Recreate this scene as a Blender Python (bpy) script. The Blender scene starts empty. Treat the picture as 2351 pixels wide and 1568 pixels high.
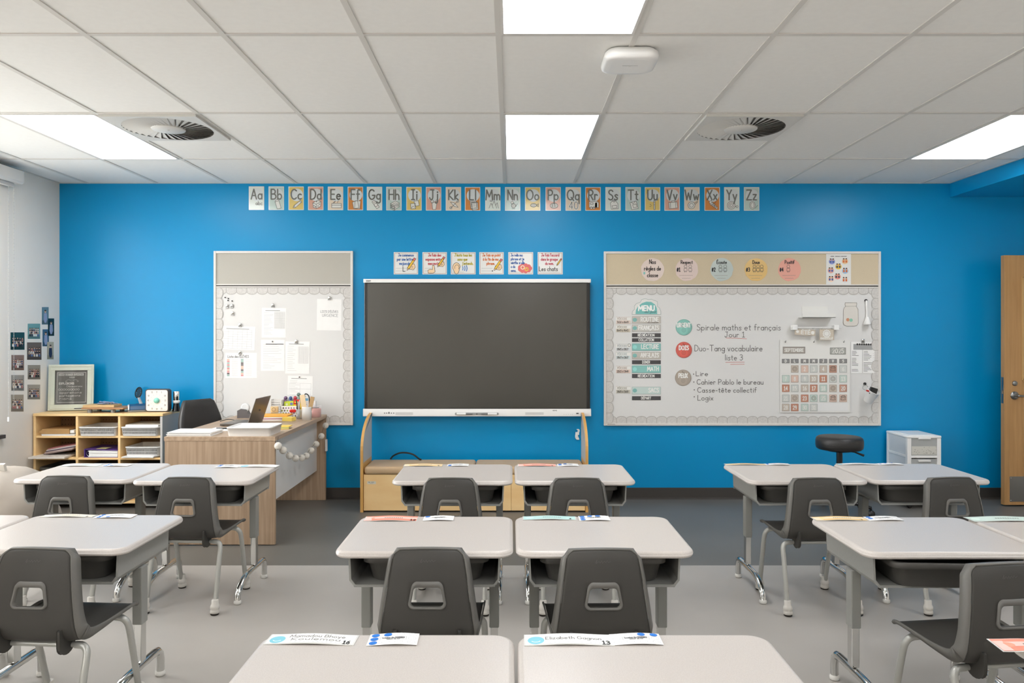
import bpy, math, random
from mathutils import Vector, Matrix

# ------------------------------------------------------------------ camera, world, exposure
SC = bpy.context.scene
COL = SC.collection
F, VX, VY = 1783.0, 1173.0, 768.0      # focal length and vanishing point, measured on a 2351 x 1568 frame
CZ, D = 1.444, 6.83                    # camera height, distance to the blue wall
CEIL = 2.77
cam_d = bpy.data.cameras.new('camera'); cam = bpy.data.objects.new('camera', cam_d); COL.objects.link(cam)
cam.location = (0, 0, CZ); cam.rotation_euler = (math.pi/2, 0, 0)
cam_d.sensor_fit = 'HORIZONTAL'; cam_d.sensor_width = 36.0; cam_d.lens = F/2351*36
cam_d.shift_x = (1175.5-VX)/2351; cam_d.shift_y = -(784-VY)/2351
cam_d.clip_start = 0.05; cam_d.clip_end = 200
SC.camera = cam
W = bpy.data.worlds.new('daylight'); SC.world = W; W.use_nodes = True
bg = W.node_tree.nodes['Background']; bg.inputs[0].default_value = (1.0, 0.99, 0.985, 1); bg.inputs[1].default_value = 9.0
wt = W.node_tree; tc = wt.nodes.new('ShaderNodeTexCoord'); sx = wt.nodes.new('ShaderNodeSeparateXYZ'); rp = wt.nodes.new('ShaderNodeValToRGB')
rp.color_ramp.elements[0].position = .46; rp.color_ramp.elements[0].color = (.60, .59, .57, 1)          # pale snow-grey ground outside
rp.color_ramp.elements[1].position = .54; rp.color_ramp.elements[1].color = (1.0, .99, .985, 1)         # bright overcast sky
ma = wt.nodes.new('ShaderNodeMath'); ma.operation = 'MULTIPLY_ADD'; ma.inputs[1].default_value = .5; ma.inputs[2].default_value = .5
wt.links.new(tc.outputs['Generated'], sx.inputs[0]); wt.links.new(sx.outputs['Z'], ma.inputs[0]); wt.links.new(ma.outputs[0], rp.inputs[0]); wt.links.new(rp.outputs[0], bg.inputs[0])
SC.view_settings.view_transform = 'Standard'; SC.view_settings.look = 'None'
SC.view_settings.exposure = 0.33; SC.view_settings.gamma = 1.0; SC.view_settings.use_curve_mapping = False
PANEL_STRENGTH = 8.2

# ------------------------------------------------------------------ materials
def lin(c):
    return tuple(((x/255)/12.92 if x/255 <= .04045 else ((x/255+.055)/1.055)**2.4) for x in c)
MATS = {}
def mat(name, rgb, rough=.5, metal=0.0, spec=.5, noise=0.0, nscale=8.0, stretch=(1,1,1), rgb2=None, bump=0.0, detail=4.0, coat=0.0, trans=0.0, alpha=1.0):
    if name in MATS: return MATS[name]
    m = bpy.data.materials.new(name); m.use_nodes = True; nt = m.node_tree; b = nt.nodes['Principled BSDF']
    c = lin(rgb)
    b.inputs['Base Color'].default_value = (*c, 1); b.inputs['Roughness'].default_value = rough
    b.inputs['Metallic'].default_value = metal; b.inputs['Specular IOR Level'].default_value = spec
    if coat: b.inputs['Coat Weight'].default_value = coat; b.inputs['Coat Roughness'].default_value = .08
    if alpha < 1: b.inputs['Alpha'].default_value = alpha
    if trans: b.inputs['Transmission Weight'].default_value = trans
    if noise or rgb2 or bump:
        tc = nt.nodes.new('ShaderNodeTexCoord'); mp = nt.nodes.new('ShaderNodeMapping'); mp.inputs['Scale'].default_value = stretch
        nz = nt.nodes.new('ShaderNodeTexNoise'); nz.inputs['Scale'].default_value = nscale; nz.inputs['Detail'].default_value = detail
        nt.links.new(tc.outputs['Object'], mp.inputs[0]); nt.links.new(mp.outputs[0], nz.inputs['Vector'])
        if noise or rgb2:
            cr = nt.nodes.new('ShaderNodeValToRGB')
            cr.color_ramp.elements[0].position = .33; cr.color_ramp.elements[1].position = .67
            d = lin(rgb2) if rgb2 else tuple(x*(1-noise) for x in c)
            cr.color_ramp.elements[0].color = (*d, 1); cr.color_ramp.elements[1].color = (*c, 1)
            nt.links.new(nz.outputs['Fac'], cr.inputs[0]); nt.links.new(cr.outputs[0], b.inputs['Base Color'])
        if bump:
            bp = nt.nodes.new('ShaderNodeBump'); bp.inputs['Strength'].default_value = bump; bp.inputs['Distance'].default_value = .01
            nt.links.new(nz.outputs['Fac'], bp.inputs['Height']); nt.links.new(bp.outputs[0], b.inputs['Normal'])
    MATS[name] = m; return m
def emit(name, rgb, strength):
    m = bpy.data.materials.new(name); m.use_nodes = True; nt = m.node_tree
    b = nt.nodes['Principled BSDF']; b.inputs['Base Color'].default_value = (*lin(rgb), 1)
    b.inputs['Emission Color'].default_value = (*lin(rgb), 1); b.inputs['Emission Strength'].default_value = strength
    MATS[name] = m; return m
def ink(r, g, b): return mat('print_%02x%02x%02x' % (r, g, b), (r, g, b), .55, spec=.3)

M_wall_blue = mat('blue_wall_paint', (0, 148, 206), .33, spec=.32, bump=.02, nscale=60)
M_wall_white = mat('white_wall_paint', (243, 236, 226), .6, noise=.02, nscale=3)
M_soffit = M_wall_blue
M_tile = mat('ceiling_tile', (248, 247, 243), .9, spec=.1, noise=.02, nscale=30)
M_tbar = mat('ceiling_grid_paint', (222, 219, 213), .6)
M_floor = mat('light_grey_vinyl', (178, 173, 166), .42, spec=.35, noise=.07, nscale=2.2, detail=8)
M_floor_d = mat('charcoal_vinyl', (112, 109, 104), .40, spec=.4, noise=.10, nscale=2.0, detail=8)
M_base = mat('charcoal_rubber_base', (66, 62, 58), .5)
M_panel = emit('led_diffuser', (251, 252, 255), PANEL_STRENGTH)
M_white_metal = mat('white_enamel', (228, 225, 220), .4)
M_grille = mat('diffuser_enamel', (222, 220, 214), .5)
M_duct_shade = mat('duct_shade_grey', (122, 120, 116), .8)  # shade of the open duct, painted on a disc close behind the blades
M_desktop = mat('speckled_laminate', (208, 201, 194), .28, spec=.45, rgb2=(199, 191, 184), nscale=320, detail=2)
M_box = mat('grey_powder_coat', (152, 152, 147), .42, spec=.4, noise=.04, nscale=90)
M_post = mat('grey_post_paint', (142, 142, 137), .4, spec=.4)
M_chrome = mat('polished_chrome', (214, 214, 212), .12, metal=1.0)
M_steel = mat('brushed_steel', (150, 150, 148), .35, metal=1.0)
M_glide = mat('white_nylon', (226, 224, 218), .5)
M_chair = mat('charcoal_plastic', (66, 64, 60), .5, spec=.32, bump=.04, nscale=400)
M_chair_lit = mat('charcoal_plastic_lit', (108, 106, 101), .42, spec=.4)  # lit copy of the shell plastic: light caught by flange and rim, painted in
M_leg = mat('silver_leg_paint', (176, 176, 170), .3, spec=.6, metal=.25)
M_boot = mat('pale_rubber_boot', (212, 208, 200), .55)
M_pad = mat('dark_felt_pad', (52, 47, 42), .9)
M_bin = mat('dark_grey_bin', (92, 90, 86), .4, spec=.5)
M_oak = mat('greige_oak_laminate', (190, 164, 137), .5, rgb2=(164, 138, 112), nscale=5, stretch=(9, 9, .35), detail=6)
M_oak_top = mat('greige_oak_top', (194, 168, 141), .42, rgb2=(172, 146, 120), nscale=5, stretch=(9, .35, 9), detail=6)
M_birch = mat('birch_plywood', (254, 219, 160), .42, rgb2=(246, 204, 142), nscale=3.2, stretch=(1, 1, 3.2), detail=7)
M_birch_edge = mat('birch_edge', (222, 172, 98), .4)
M_door = mat('maple_door', (190, 146, 94), .45, rgb2=(174, 131, 80), nscale=5, stretch=(7, 7, .5), detail=7)
M_grey_panel = mat('grey_laminate', (196, 194, 190), .5)
M_black = mat('black_plastic', (24, 24, 24), .35)
M_screen = mat('dark_display_glass', (70, 68, 62), .22, spec=.6)
M_bezel = mat('black_bezel', (30, 29, 27), .3)
M_wb = mat('whiteboard_enamel', (229, 228, 225), .34, spec=.16)
M_tack_r = mat('tan_tackboard', (216, 200, 170), .8, noise=.05, nscale=200)
M_tack_l = mat('grey_tackboard', (188, 184, 173), .7, noise=.03, nscale=200)
M_alu = mat('satin_aluminium_frame', (226, 222, 216), .35, metal=.0)
M_paper = mat('white_paper', (248, 247, 244), .6, spec=.2, noise=.02, nscale=20)
M_lam = mat('laminated_white', (236, 235, 230), .16, spec=.5)
M_scal = mat('grey_plaster_paper', (222, 219, 214), .6, rgb2=(205, 202, 197), nscale=60, detail=5)
M_scal_e = mat('scallop_edge_print', (188, 184, 178), .6)
M_scal_l = mat('scallop_fan_print', (208, 204, 198), .6)
M_leather = mat('black_leather', (44, 43, 42), .42, spec=.5, bump=.12, nscale=90)
M_white_pl = mat('white_plastic', (246, 245, 242), .35)
M_clear = mat('frosted_clear_plastic', (226, 228, 228), .22, spec=.5)
M_fabric = mat('beige_fabric', (182, 172, 160), .9, spec=.1, noise=.05, nscale=6, bump=.5)
M_wool = mat('white_cotton', (232, 226, 215), .95, spec=.1, bump=.5, nscale=70)
M_cord = mat('cord_grey', (90, 86, 78), .7)

# ------------------------------------------------------------------ mesh collector
def at(px, py, Y): return ((px-VX)*Y/F, Y, CZ-(py-VY)*Y/F)
def on(z, px, py):
    Y = (CZ-z)*F/(py-VY); return ((px-VX)*Y/F, Y)

class MB:
    def __init__(s, m=None):
        s.v = []; s.f = []; s.mi = []; s.sm = []; s.mats = []; s.cur = 0; s.T = None; s.fl = None; s.smooth = False; s.cnt = 0
        if m: s.use(m)
    def use(s, m):
        if m not in s.mats: s.mats.append(m)
        s.cur = s.mats.index(m); return s
    def add(s, vs, fs, smooth=None):
        b = len(s.v)
        if s.T is not None: vs = [s.T @ Vector(p) for p in vs]
        s.v += [tuple(p) for p in vs]
        sm = s.smooth if smooth is None else smooth
        for f in fs: s.f.append(tuple(b+i for i in f)); s.mi.append(s.cur); s.sm.append(sm)
        return s
    def box(s, x0, x1, y0, y1, z0, z1):
        vs = [(x, y, z) for z in (z0, z1) for y in (y0, y1) for x in (x0, x1)]
        return s.add(vs, [(0,2,3,1), (4,5,7,6), (0,1,5,4), (2,6,7,3), (0,4,6,2), (1,3,7,5)], False)
    def rings(s, rings, cap0=True, cap1=True, closed=True, smooth=True):
        n = len(rings[0]); vs = [p for r in rings for p in r]; fs = []
        for i in range(len(rings)-1):
            for j in range(n if closed else n-1):
                k = (j+1) % n; fs.append((i*n+j, i*n+k, (i+1)*n+k, (i+1)*n+j))
        s.add(vs, fs, smooth)
        if cap0: s.add(rings[0], [tuple(reversed(range(n)))], False)
        if cap1: s.add(rings[-1], [tuple(range(n))], False)
        return s
    def tube(s, pts, r, seg=10, closed=False):
        P = [Vector(p) for p in pts]; n = len(P); rad = r if isinstance(r, (list, tuple)) else [r]*n
        T = []
        for i in range(n):
            a = P[(i-1) % n] if (closed or i > 0) else P[i]; b = P[(i+1) % n] if (closed or i < n-1) else P[i]
            t = (b-a); T.append(t.normalized() if t.length > 1e-9 else Vector((0,0,1)))
        up = Vector((0,0,1)) if abs(T[0].z) < .9 else Vector((1,0,0))
        nrm = (up - T[0]*up.dot(T[0])).normalized(); R = []
        for i in range(n):
            nrm = (nrm - T[i]*nrm.dot(T[i])); nrm = nrm.normalized() if nrm.length > 1e-6 else Vector((1,0,0))
            bi = T[i].cross(nrm)
            R.append([tuple(P[i] + (nrm*math.cos(2*math.pi*k/seg) + bi*math.sin(2*math.pi*k/seg))*rad[i]) for k in range(seg)])
        if closed: R.append(R[0]); return s.rings(R, False, False)
        return s.rings(R)
    def lathe(s, prof, c=(0,0,0), seg=24, axis=None):
        R = []
        M = Matrix.Identity(3)
        if axis is not None: M = Vector((0,0,1)).rotation_difference(Vector(axis)).to_matrix()
        for r, z in prof:
            R.append([tuple(Vector(c) + M @ Vector((r*math.cos(2*math.pi*k/seg), r*math.sin(2*math.pi*k/seg), z))) for k in range(seg)])
        return s.rings(R)
    def ball(s, c, r, seg=14, sz=1.0):
        n = max(6, seg//2)
        return s.lathe([(max(1e-4, r*math.sin(math.pi*i/n)), -r*sz*math.cos(math.pi*i/n)) for i in range(n+1)], c, seg)
    def prism(s, poly, a, b, plane='xz'):
        f = {'xz': lambda p, t: (p[0], t, p[1]), 'xy': lambda p, t: (p[0], p[1], t), 'yz': lambda p, t: (t, p[0], p[1])}[plane]
        n = len(poly); A = [f(p, a) for p in poly]; B = [f(p, b) for p in poly]
        return s.add(A+B, [tuple(range(n)), tuple(range(2*n-1, n-1, -1))] + [(i, (i+1) % n, n+(i+1) % n, n+i) for i in range(n)], False)
    def rbox(s, x0, x1, y0, y1, z0, z1, r, seg=4, edge=None):
        """box with rounded vertical corners and softened top and bottom edges"""
        e = r*.5 if edge is None else edge
        e = min(e, (z1-z0)/2*.99)
        R = []; k = 4
        for i in range(k+1):
            a = math.pi/2*i/k; R.append((e*(1-math.sin(a)), z0+e*(1-math.cos(a))))
        for i in range(k+1):
            a = math.pi/2*(1-i/k); R.append((e*(1-math.sin(a)), z1-e*(1-math.cos(a))))
        return s.rings([rrect((x0+x1)/2, (y0+y1)/2, (x1-x0)/2-o, (y1-y0)/2-o, max(r-o, .0005), z, seg) for o, z in R])
    # ---- flat drawing: frame maps (u, v, layer) to space
    def frame_px(s, Y, eps=.0006):
        s.fl = lambda u, v, l: at(u, v, Y-l*eps-.0002); return s
    def frame_left(s, X, eps=.0008):
        def g(u, v, l):
            Y = X*F/(u-VX); return (X+l*eps+.0002, Y, CZ-(v-VY)*Y/F)
        s.fl = g; return s
    def frame(s, O, U, V, eps=.0006):
        O, U, V = Vector(O), Vector(U), Vector(V); N = U.cross(V).normalized()
        s.fl = lambda u, v, l: O+U*u+V*v+N*(l*eps); return s
    def poly(s, pts, l=1):
        s.cnt += 1; l = l+(s.cnt % 11)*.02      # neighbouring inks never share a plane
        return s.add([s.fl(p[0], p[1], l) for p in pts], [tuple(range(len(pts)))], False)
    def rect(s, x0, y0, x1, y1, l=1): return s.poly([(x0,y0), (x1,y0), (x1,y1), (x0,y1)], l)
    def ell(s, cx, cy, rx, ry=None, l=1, n=20, a0=0, a1=360):
        ry = rx if ry is None else ry; k = n if abs(a1-a0) >= 360 else n+1
        return s.poly([(cx+rx*math.cos(math.radians(a0+(a1-a0)*i/n)), cy+ry*math.sin(math.radians(a0+(a1-a0)*i/n))) for i in range(k)], l)
    def stroke(s, pts, w, l=2, dots=True):
        h = w/2
        for (x0, y0), (x1, y1) in zip(pts, pts[1:]):
            dx, dy = x1-x0, y1-y0; d = math.hypot(dx, dy)
            if d < 1e-9: continue
            nx, ny = -dy/d*h, dx/d*h
            s.poly([(x0+nx,y0+ny), (x0-nx,y0-ny), (x1-nx,y1-ny), (x1+nx,y1+ny)], l)
        if dots:
            for x, y in pts: s.ell(x, y, h, h, l, 8)
        return s
    def loop(s, pts, w, l=2): return s.stroke(list(pts)+[pts[0]], w, l)
    def ring(s, cx, cy, rx, w, l=2, ry=None, a0=0, a1=360, n=20):
        ry = rx if ry is None else ry
        return s.stroke([(cx+rx*math.cos(math.radians(a0+(a1-a0)*i/n)), cy+ry*math.sin(math.radians(a0+(a1-a0)*i/n))) for i in range(n+1)], w, l, False)
    def text(s, t, x, y, h, w, l=2, fit=None, align='l', sx=1.0, up=-1, jig=0.0, rot=0.0):
        """hand lettering: x, y is the baseline start, h the capital height, up=-1 when v grows downwards"""
        L, adv = layout(t)
        k = h*sx
        if fit is not None and adv > 0: k = min(fit/adv, h*2.2)
        x0 = x - (adv*k/2 if align == 'c' else adv*k if align == 'r' else 0)
        for st in L:
            q = [(x0+p[0]*k, y+up*p[1]*h) for p in st]
            if rot:
                c_, s_ = math.cos(rot), math.sin(rot); q = [(x+(a-x)*c_-(b-y)*s_, y+(a-x)*s_+(b-y)*c_) for a, b in q]
            if len(q) == 1: s.ell(q[0][0], q[0][1], w*.7, w*.7, l, 8)
            else: s.stroke(q, w, l)
        return s
    def ticks(s, x0, x1, y, h, w, l=2, n=14, up=-1):
        """print too small to read: a row of short marks"""
        rnd = random.Random(n)
        for i in range(n):
            if rnd.random() < .12: continue
            x = x0+(x1-x0)*i/(n-1); s.stroke([(x, y), (x+rnd.uniform(-.2, .4)*(x1-x0)/n, y+up*h*rnd.uniform(.6, 1))], w, l, False)
        return s
    def build(s, name, parent=None, bevel=0, sub=0, solid=0, seg=2, kind=None, base=False):
        me = bpy.data.meshes.new(name); o = bpy.data.objects.new(name, me); COL.objects.link(o)
        V = s.v
        if parent is not None:
            L = Vector(parent.get('_at', (0,0,0))); off = L
            o.parent = parent; o['_at'] = tuple(L)
        else:
            lo = [min(p[i] for p in V) for i in range(3)]; hi = [max(p[i] for p in V) for i in range(3)]
            off = Vector(((lo[0]+hi[0])/2, (lo[1]+hi[1])/2, lo[2] if base else (lo[2]+hi[2])/2)); o.location = off; o['_at'] = tuple(off)
        me.from_pydata([tuple(Vector(p)-off) for p in V], [], s.f)
        for m in s.mats: me.materials.append(m)
        me.polygons.foreach_set('material_index', s.mi); me.polygons.foreach_set('use_smooth', s.sm)
        me.update()
        if solid: md = o.modifiers.new('thickness', 'SOLIDIFY'); md.thickness = solid; md.offset = 0
        if bevel: md = o.modifiers.new('bevel', 'BEVEL'); md.width = bevel; md.segments = seg; md.limit_method = 'ANGLE'
        if sub: md = o.modifiers.new('subdivision', 'SUBSURF'); md.levels = sub; md.render_levels = sub
        if kind: o['kind'] = kind
        return o

def rrect(cx, cy, hx, hy, r, z, seg=4):
    out = []; r = min(r, hx, hy)
    for qx, qy, a in ((1,1,0), (-1,1,90), (-1,-1,180), (1,-1,270)):
        for i in range(seg+1):
            t = math.radians(a+90*i/seg)
            out.append((cx+qx*(hx-r)+r*math.cos(t), cy+qy*(hy-r)+r*math.sin(t), z))
    return out
def bez(p, n=8):
    """smooth curve through the points"""
    P = [Vector(q) for q in p]; out = []
    for i in range(len(P)-1):
        a = P[i-1] if i else P[i]*2-P[i+1]; b, c = P[i], P[i+1]; d = P[i+2] if i+2 < len(P) else P[i+1]*2-P[i]
        for k in range(n):
            t = k/n; out.append(tuple(.5*((2*b)+(c-a)*t+(2*a-5*b+4*c-d)*t*t+(3*b-a-3*c+d)*t**3)))
    out.append(tuple(P[-1])); return out
def empty(name, loc):
    o = bpy.data.objects.new(name, None); COL.objects.link(o); o.location = loc; o['_at'] = tuple(loc); o.empty_display_size = .1; return o
def tag(o, label, cat, group=None):
    o['label'] = label; o['category'] = cat
    if group: o['group'] = group
    return o
def copy_tree(o, parent=None):
    c = o.copy(); COL.objects.link(c)
    if parent is not None: c.parent = parent
    for ch in list(o.children): copy_tree(ch, c)
    return c
def struct(o): o['kind'] = 'structure'; return o

# ------------------------------------------------------------------ stroke alphabet (unit capital height)
G = {}
def glyphs(src):
    for line in src.strip().splitlines():
        ch, spec = line.strip().split(' ', 1); S = []
        for st in spec.split('|'):
            st = st.strip()
            if st[0] == 'o':
                cx, cy, rx, ry, a0, a1 = [float(q) for q in st[1:].split(',')]
                n = max(4, int(abs(a1-a0)/28)); S.append([(cx+rx*math.cos(math.radians(a0+(a1-a0)*i/n)), cy+ry*math.sin(math.radians(a0+(a1-a0)*i/n))) for i in range(n+1)])
            else:
                sm = st[0] == '~'
                p = [tuple(float(q) for q in a.split(',')) for a in st.lstrip('~').split()]
                S.append([(a, b) for a, b, _ in bez([(x, y, 0) for x, y in p], 4)] if sm else p)
        G[ch] = (S, max(p[0] for q in S for p in q))
glyphs('''
A 0,0 .31,1 .62,0|.11,.36 .51,.36
B 0,0 0,1 .26,1|o.26,.76,.22,.24,90,-90|0,.52 .3,.52|o.3,.26,.26,.26,90,-90|.3,0 0,0
C o.36,.5,.36,.5,45,315
D 0,0 0,1 .2,1|o.2,.5,.4,.5,90,-90|.2,0 0,0
E .46,1 0,1 0,0 .48,0|0,.52 .4,.52
F .46,1 0,1 0,0|0,.52 .4,.52
G o.36,.5,.36,.5,45,350|.71,.42 .42,.42
H 0,0 0,1|.56,0 .56,1|0,.52 .56,.52
I .04,1 .4,1|.22,1 .22,0|.04,0 .4,0
J .1,1 .5,1|.36,1 .36,.24|o.18,.24,.18,.24,0,-170
K 0,0 0,1|.5,1 .02,.45 .52,0
L 0,1 0,0 .46,0
M 0,0 .08,1 .38,.3 .68,1 .76,0
N 0,0 0,1 .54,0 .54,1
O o.37,.5,.37,.5,90,450
P 0,0 0,1 .24,1|o.24,.73,.26,.27,90,-90|.24,.46 0,.46
Q o.37,.5,.37,.5,90,450|.45,.25 .74,-.06
R 0,0 0,1 .24,1|o.24,.74,.25,.26,90,-90|.24,.48 0,.48|.2,.48 .5,0
S ~.5,.86 .36,.98 .14,.95 .04,.78 .14,.6 .36,.48 .5,.3 .44,.08 .22,0 .02,.1
T 0,1 .62,1|.31,1 .31,0
U 0,1 0,.3|o.26,.3,.26,.3,180,360|.52,.3 .52,1
V 0,1 .28,0 .56,1
W 0,1 .2,0 .4,.7 .6,0 .8,1
X 0,1 .54,0|.54,1 0,0
Y 0,1 .27,.52 .54,1|.27,.52 .27,0
Z 0,1 .54,1 0,0 .56,0
a o.22,.26,.22,.26,60,420|.44,.52 .44,0
b 0,1 0,0|o.23,.26,.23,.26,180,-180
c o.23,.26,.23,.26,50,310
d o.22,.26,.22,.26,0,360|.44,1 .44,0
e 0,.28 .44,.28|o.22,.26,.22,.26,5,315
f ~.36,.94 .24,1 .14,.9 .12,.7 .12,0|0,.54 .32,.54
g o.22,.28,.22,.25,60,420|.44,.53 .44,-.16|o.22,-.16,.22,.2,0,-160
h 0,1 0,0|o.2,.3,.2,.24,180,0|.4,.3 .4,0
i .06,.54 .06,0|.06,.76
j .22,.54 .22,-.16|o.08,-.16,.14,.2,0,-140|.22,.76
k 0,1 0,0|.34,.54 .02,.24 .38,0
l .05,1 .05,0
m 0,.54 0,0|o.16,.32,.16,.22,180,0|.32,.32 .32,0|o.48,.32,.16,.22,180,0|.64,.32 .64,0
n 0,.54 0,0|o.19,.3,.19,.24,180,0|.38,.3 .38,0
o o.23,.26,.23,.26,90,450
p 0,.54 0,-.38|o.23,.26,.23,.26,180,-180
q o.22,.26,.22,.26,0,360|.44,.54 .44,-.38
r 0,.54 0,0|o.17,.32,.17,.22,180,40
s ~.36,.46 .22,.53 .06,.44 .16,.3 .32,.2 .3,.04 .14,0 .0,.08
t .14,.86 .14,.08 .28,.0|0,.56 .32,.56
u 0,.54 0,.22|o.19,.22,.19,.22,180,360|.38,.54 .38,0
v 0,.54 .2,0 .4,.54
w 0,.54 .15,0 .3,.4 .45,0 .6,.54
x 0,.54 .38,0|.38,.54 0,0
y 0,.54 .2,.04|.42,.54 .1,-.38
z 0,.54 .36,.54 0,0 .38,0
0 o.28,.5,.28,.5,90,450
1 .04,.8 .24,1 .24,0|.04,0 .44,0
2 ~.03,.76 .12,.95 .34,.98 .48,.78 .38,.5 .03,0|.03,0 .52,0
3 ~.04,.9 .26,1 .46,.84 .4,.6 .2,.54|~.2,.54 .46,.44 .5,.2 .28,0 .02,.1
4 .38,0 .38,1 0,.3 .52,.3
5 .46,1 .08,1 .05,.56|~.05,.56 .28,.63 .5,.42 .42,.08 .2,0 .02,.1
6 ~.42,.96 .18,.8 .03,.4|o.26,.28,.23,.28,160,520
7 0,1 .5,1 .18,0
8 o.26,.75,.2,.24,90,450|o.26,.26,.25,.26,90,450
9 o.24,.7,.22,.28,0,360|~.46,.7 .44,.3 .26,0
. .04,.02
, .06,.06 0,-.16
' .05,1 .03,.76
- .02,.34 .3,.34
: .04,.02|.04,.46
! .06,1 .06,.3|.06,.02
# .16,0 .26,.9|.4,0 .5,.9|.06,.3 .56,.3|.1,.6 .6,.6
* .06,.38
ı .06,.54 .06,0
''')
ACC = {'é': ('e', '.18,.66 .32,.86'), 'è': ('e', '.14,.86 .28,.66'), 'ê': ('e', '.08,.66 .22,.84 .36,.66'), 'à': ('a', '.14,.86 .28,.66'),
       'ç': ('c', '.22,0 .28,-.12 .16,-.2'), 'É': ('E', '.2,1.1 .34,1.28'), 'È': ('E', '.16,1.28 .32,1.1'), 'Ê': ('E', '.08,1.1 .22,1.26 .38,1.1'), 'Ç': ('C', '.36,0 .42,-.12 .28,-.2')}
for k_, (b_, a_) in ACC.items():
    S_, w_ = G[b_]; G[k_] = (S_ + [[tuple(float(q) for q in p.split(',')) for p in a_.split()]], w_)
def layout(t):
    x = 0; out = []
    for ch in t:
        if ch == ' ': x += .34; continue
        S, w = G.get(ch, G['.']); out += [[(x+a, b) for a, b in st] for st in S]; x += w+.2
    return out, max(0, x-.2)
# ------------------------------------------------------------------ the room
XL, XR, YN, XS, ZS = -3.97, 5.15, -2.75, 3.862, 2.652
TX0, TP = 0, 0.61
tile_x = lambda k: (1158.6-VX)/261.06 + .61*k            # ceiling grid lines, one every 0.61 m
tile_y = lambda k: 5.881 - 1.2205*k                      # rows, one every 1.22 m
WIN = [(3.35, 6.03), (-2.4, -0.2)]                        # left wall: far window, and an unseen one added behind the camera for light
WZ0, WZ1 = .665, 2.62

m = MB(M_floor)
m.add([(XL-.1,YN-.1,0), (XR+.1,YN-.1,0), (XR+.1,4.857,0), (XL-.1,4.857,0)], [(0,1,2,3)])
m.use(M_floor_d).add([(XL-.1,4.857,0), (XR+.1,4.857,0), (XR+.1,D+.1,0), (XL-.1,D+.1,0)], [(0,1,2,3)])
struct(m.build('floor'))
struct(MB(M_wall_blue).box(XL-.12, XR+.12, D, D+.12, 0, CEIL+.05).build('wall_far'))
struct(MB(M_wall_white).box(XL-.12, XR+.12, YN-.12, YN, 0, CEIL+.05).build('wall_near'))
struct(MB(M_wall_white).box(XR, XR+.12, YN, D, 0, CEIL+.05).build('wall_right'))
m = MB(M_wall_white); y = YN
for a, b in sorted(WIN):
    m.box(XL-.2, XL, y, a, 0, CEIL+.05); m.box(XL-.2, XL, a, b, 0, WZ0); m.box(XL-.2, XL, a, b, WZ1, CEIL+.05); y = b
m.box(XL-.2, XL, y, D, 0, CEIL+.05)
struct(m.build('wall_left'))
m = MB(M_wall_blue).box(XS, XR, YN, D, ZS, CEIL+.05); struct(m.build('wall_soffit'))
# ceiling: lay-in tiles between T-bars
m = MB(M_tile).add([(XL,YN,CEIL+.005), (XS,YN,CEIL+.005), (XS,D,CEIL+.005), (XL,D,CEIL+.005)], [(0,3,2,1)])
m.use(M_tbar)
for k in range(-8, 8):
    x = tile_x(k)
    if XL+.03 < x < XS-.03: m.box(x-.013, x+.013, YN, D, CEIL, CEIL+.005)
for k in range(0, 8):
    yy = tile_y(k)
    if yy > YN+.05: m.box(XL, XS, yy-.013, yy+.013, CEIL+.0005, CEIL+.005)
m.box(XL+.022, XS-.022, D-.022, D, CEIL+.001, CEIL+.005); m.box(XL, XL+.022, YN, D, CEIL+.0014, CEIL+.005); m.box(XS-.022, XS, YN, D, CEIL+.0014, CEIL+.005)
struct(m.build('ceiling'))
struct(MB(M_base).prism([(D-.012,.098), (D,.098), (D,0), (D-.028,0), (D-.012,.012)], XL, XR, 'yz').build('baseboard_far'))
struct(MB(M_base).prism([(XL+.012,.098), (XL,.098), (XL,0), (XL+.028,0), (XL+.012,.012)], YN, D-.03, 'xz').build('baseboard_left'))
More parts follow.
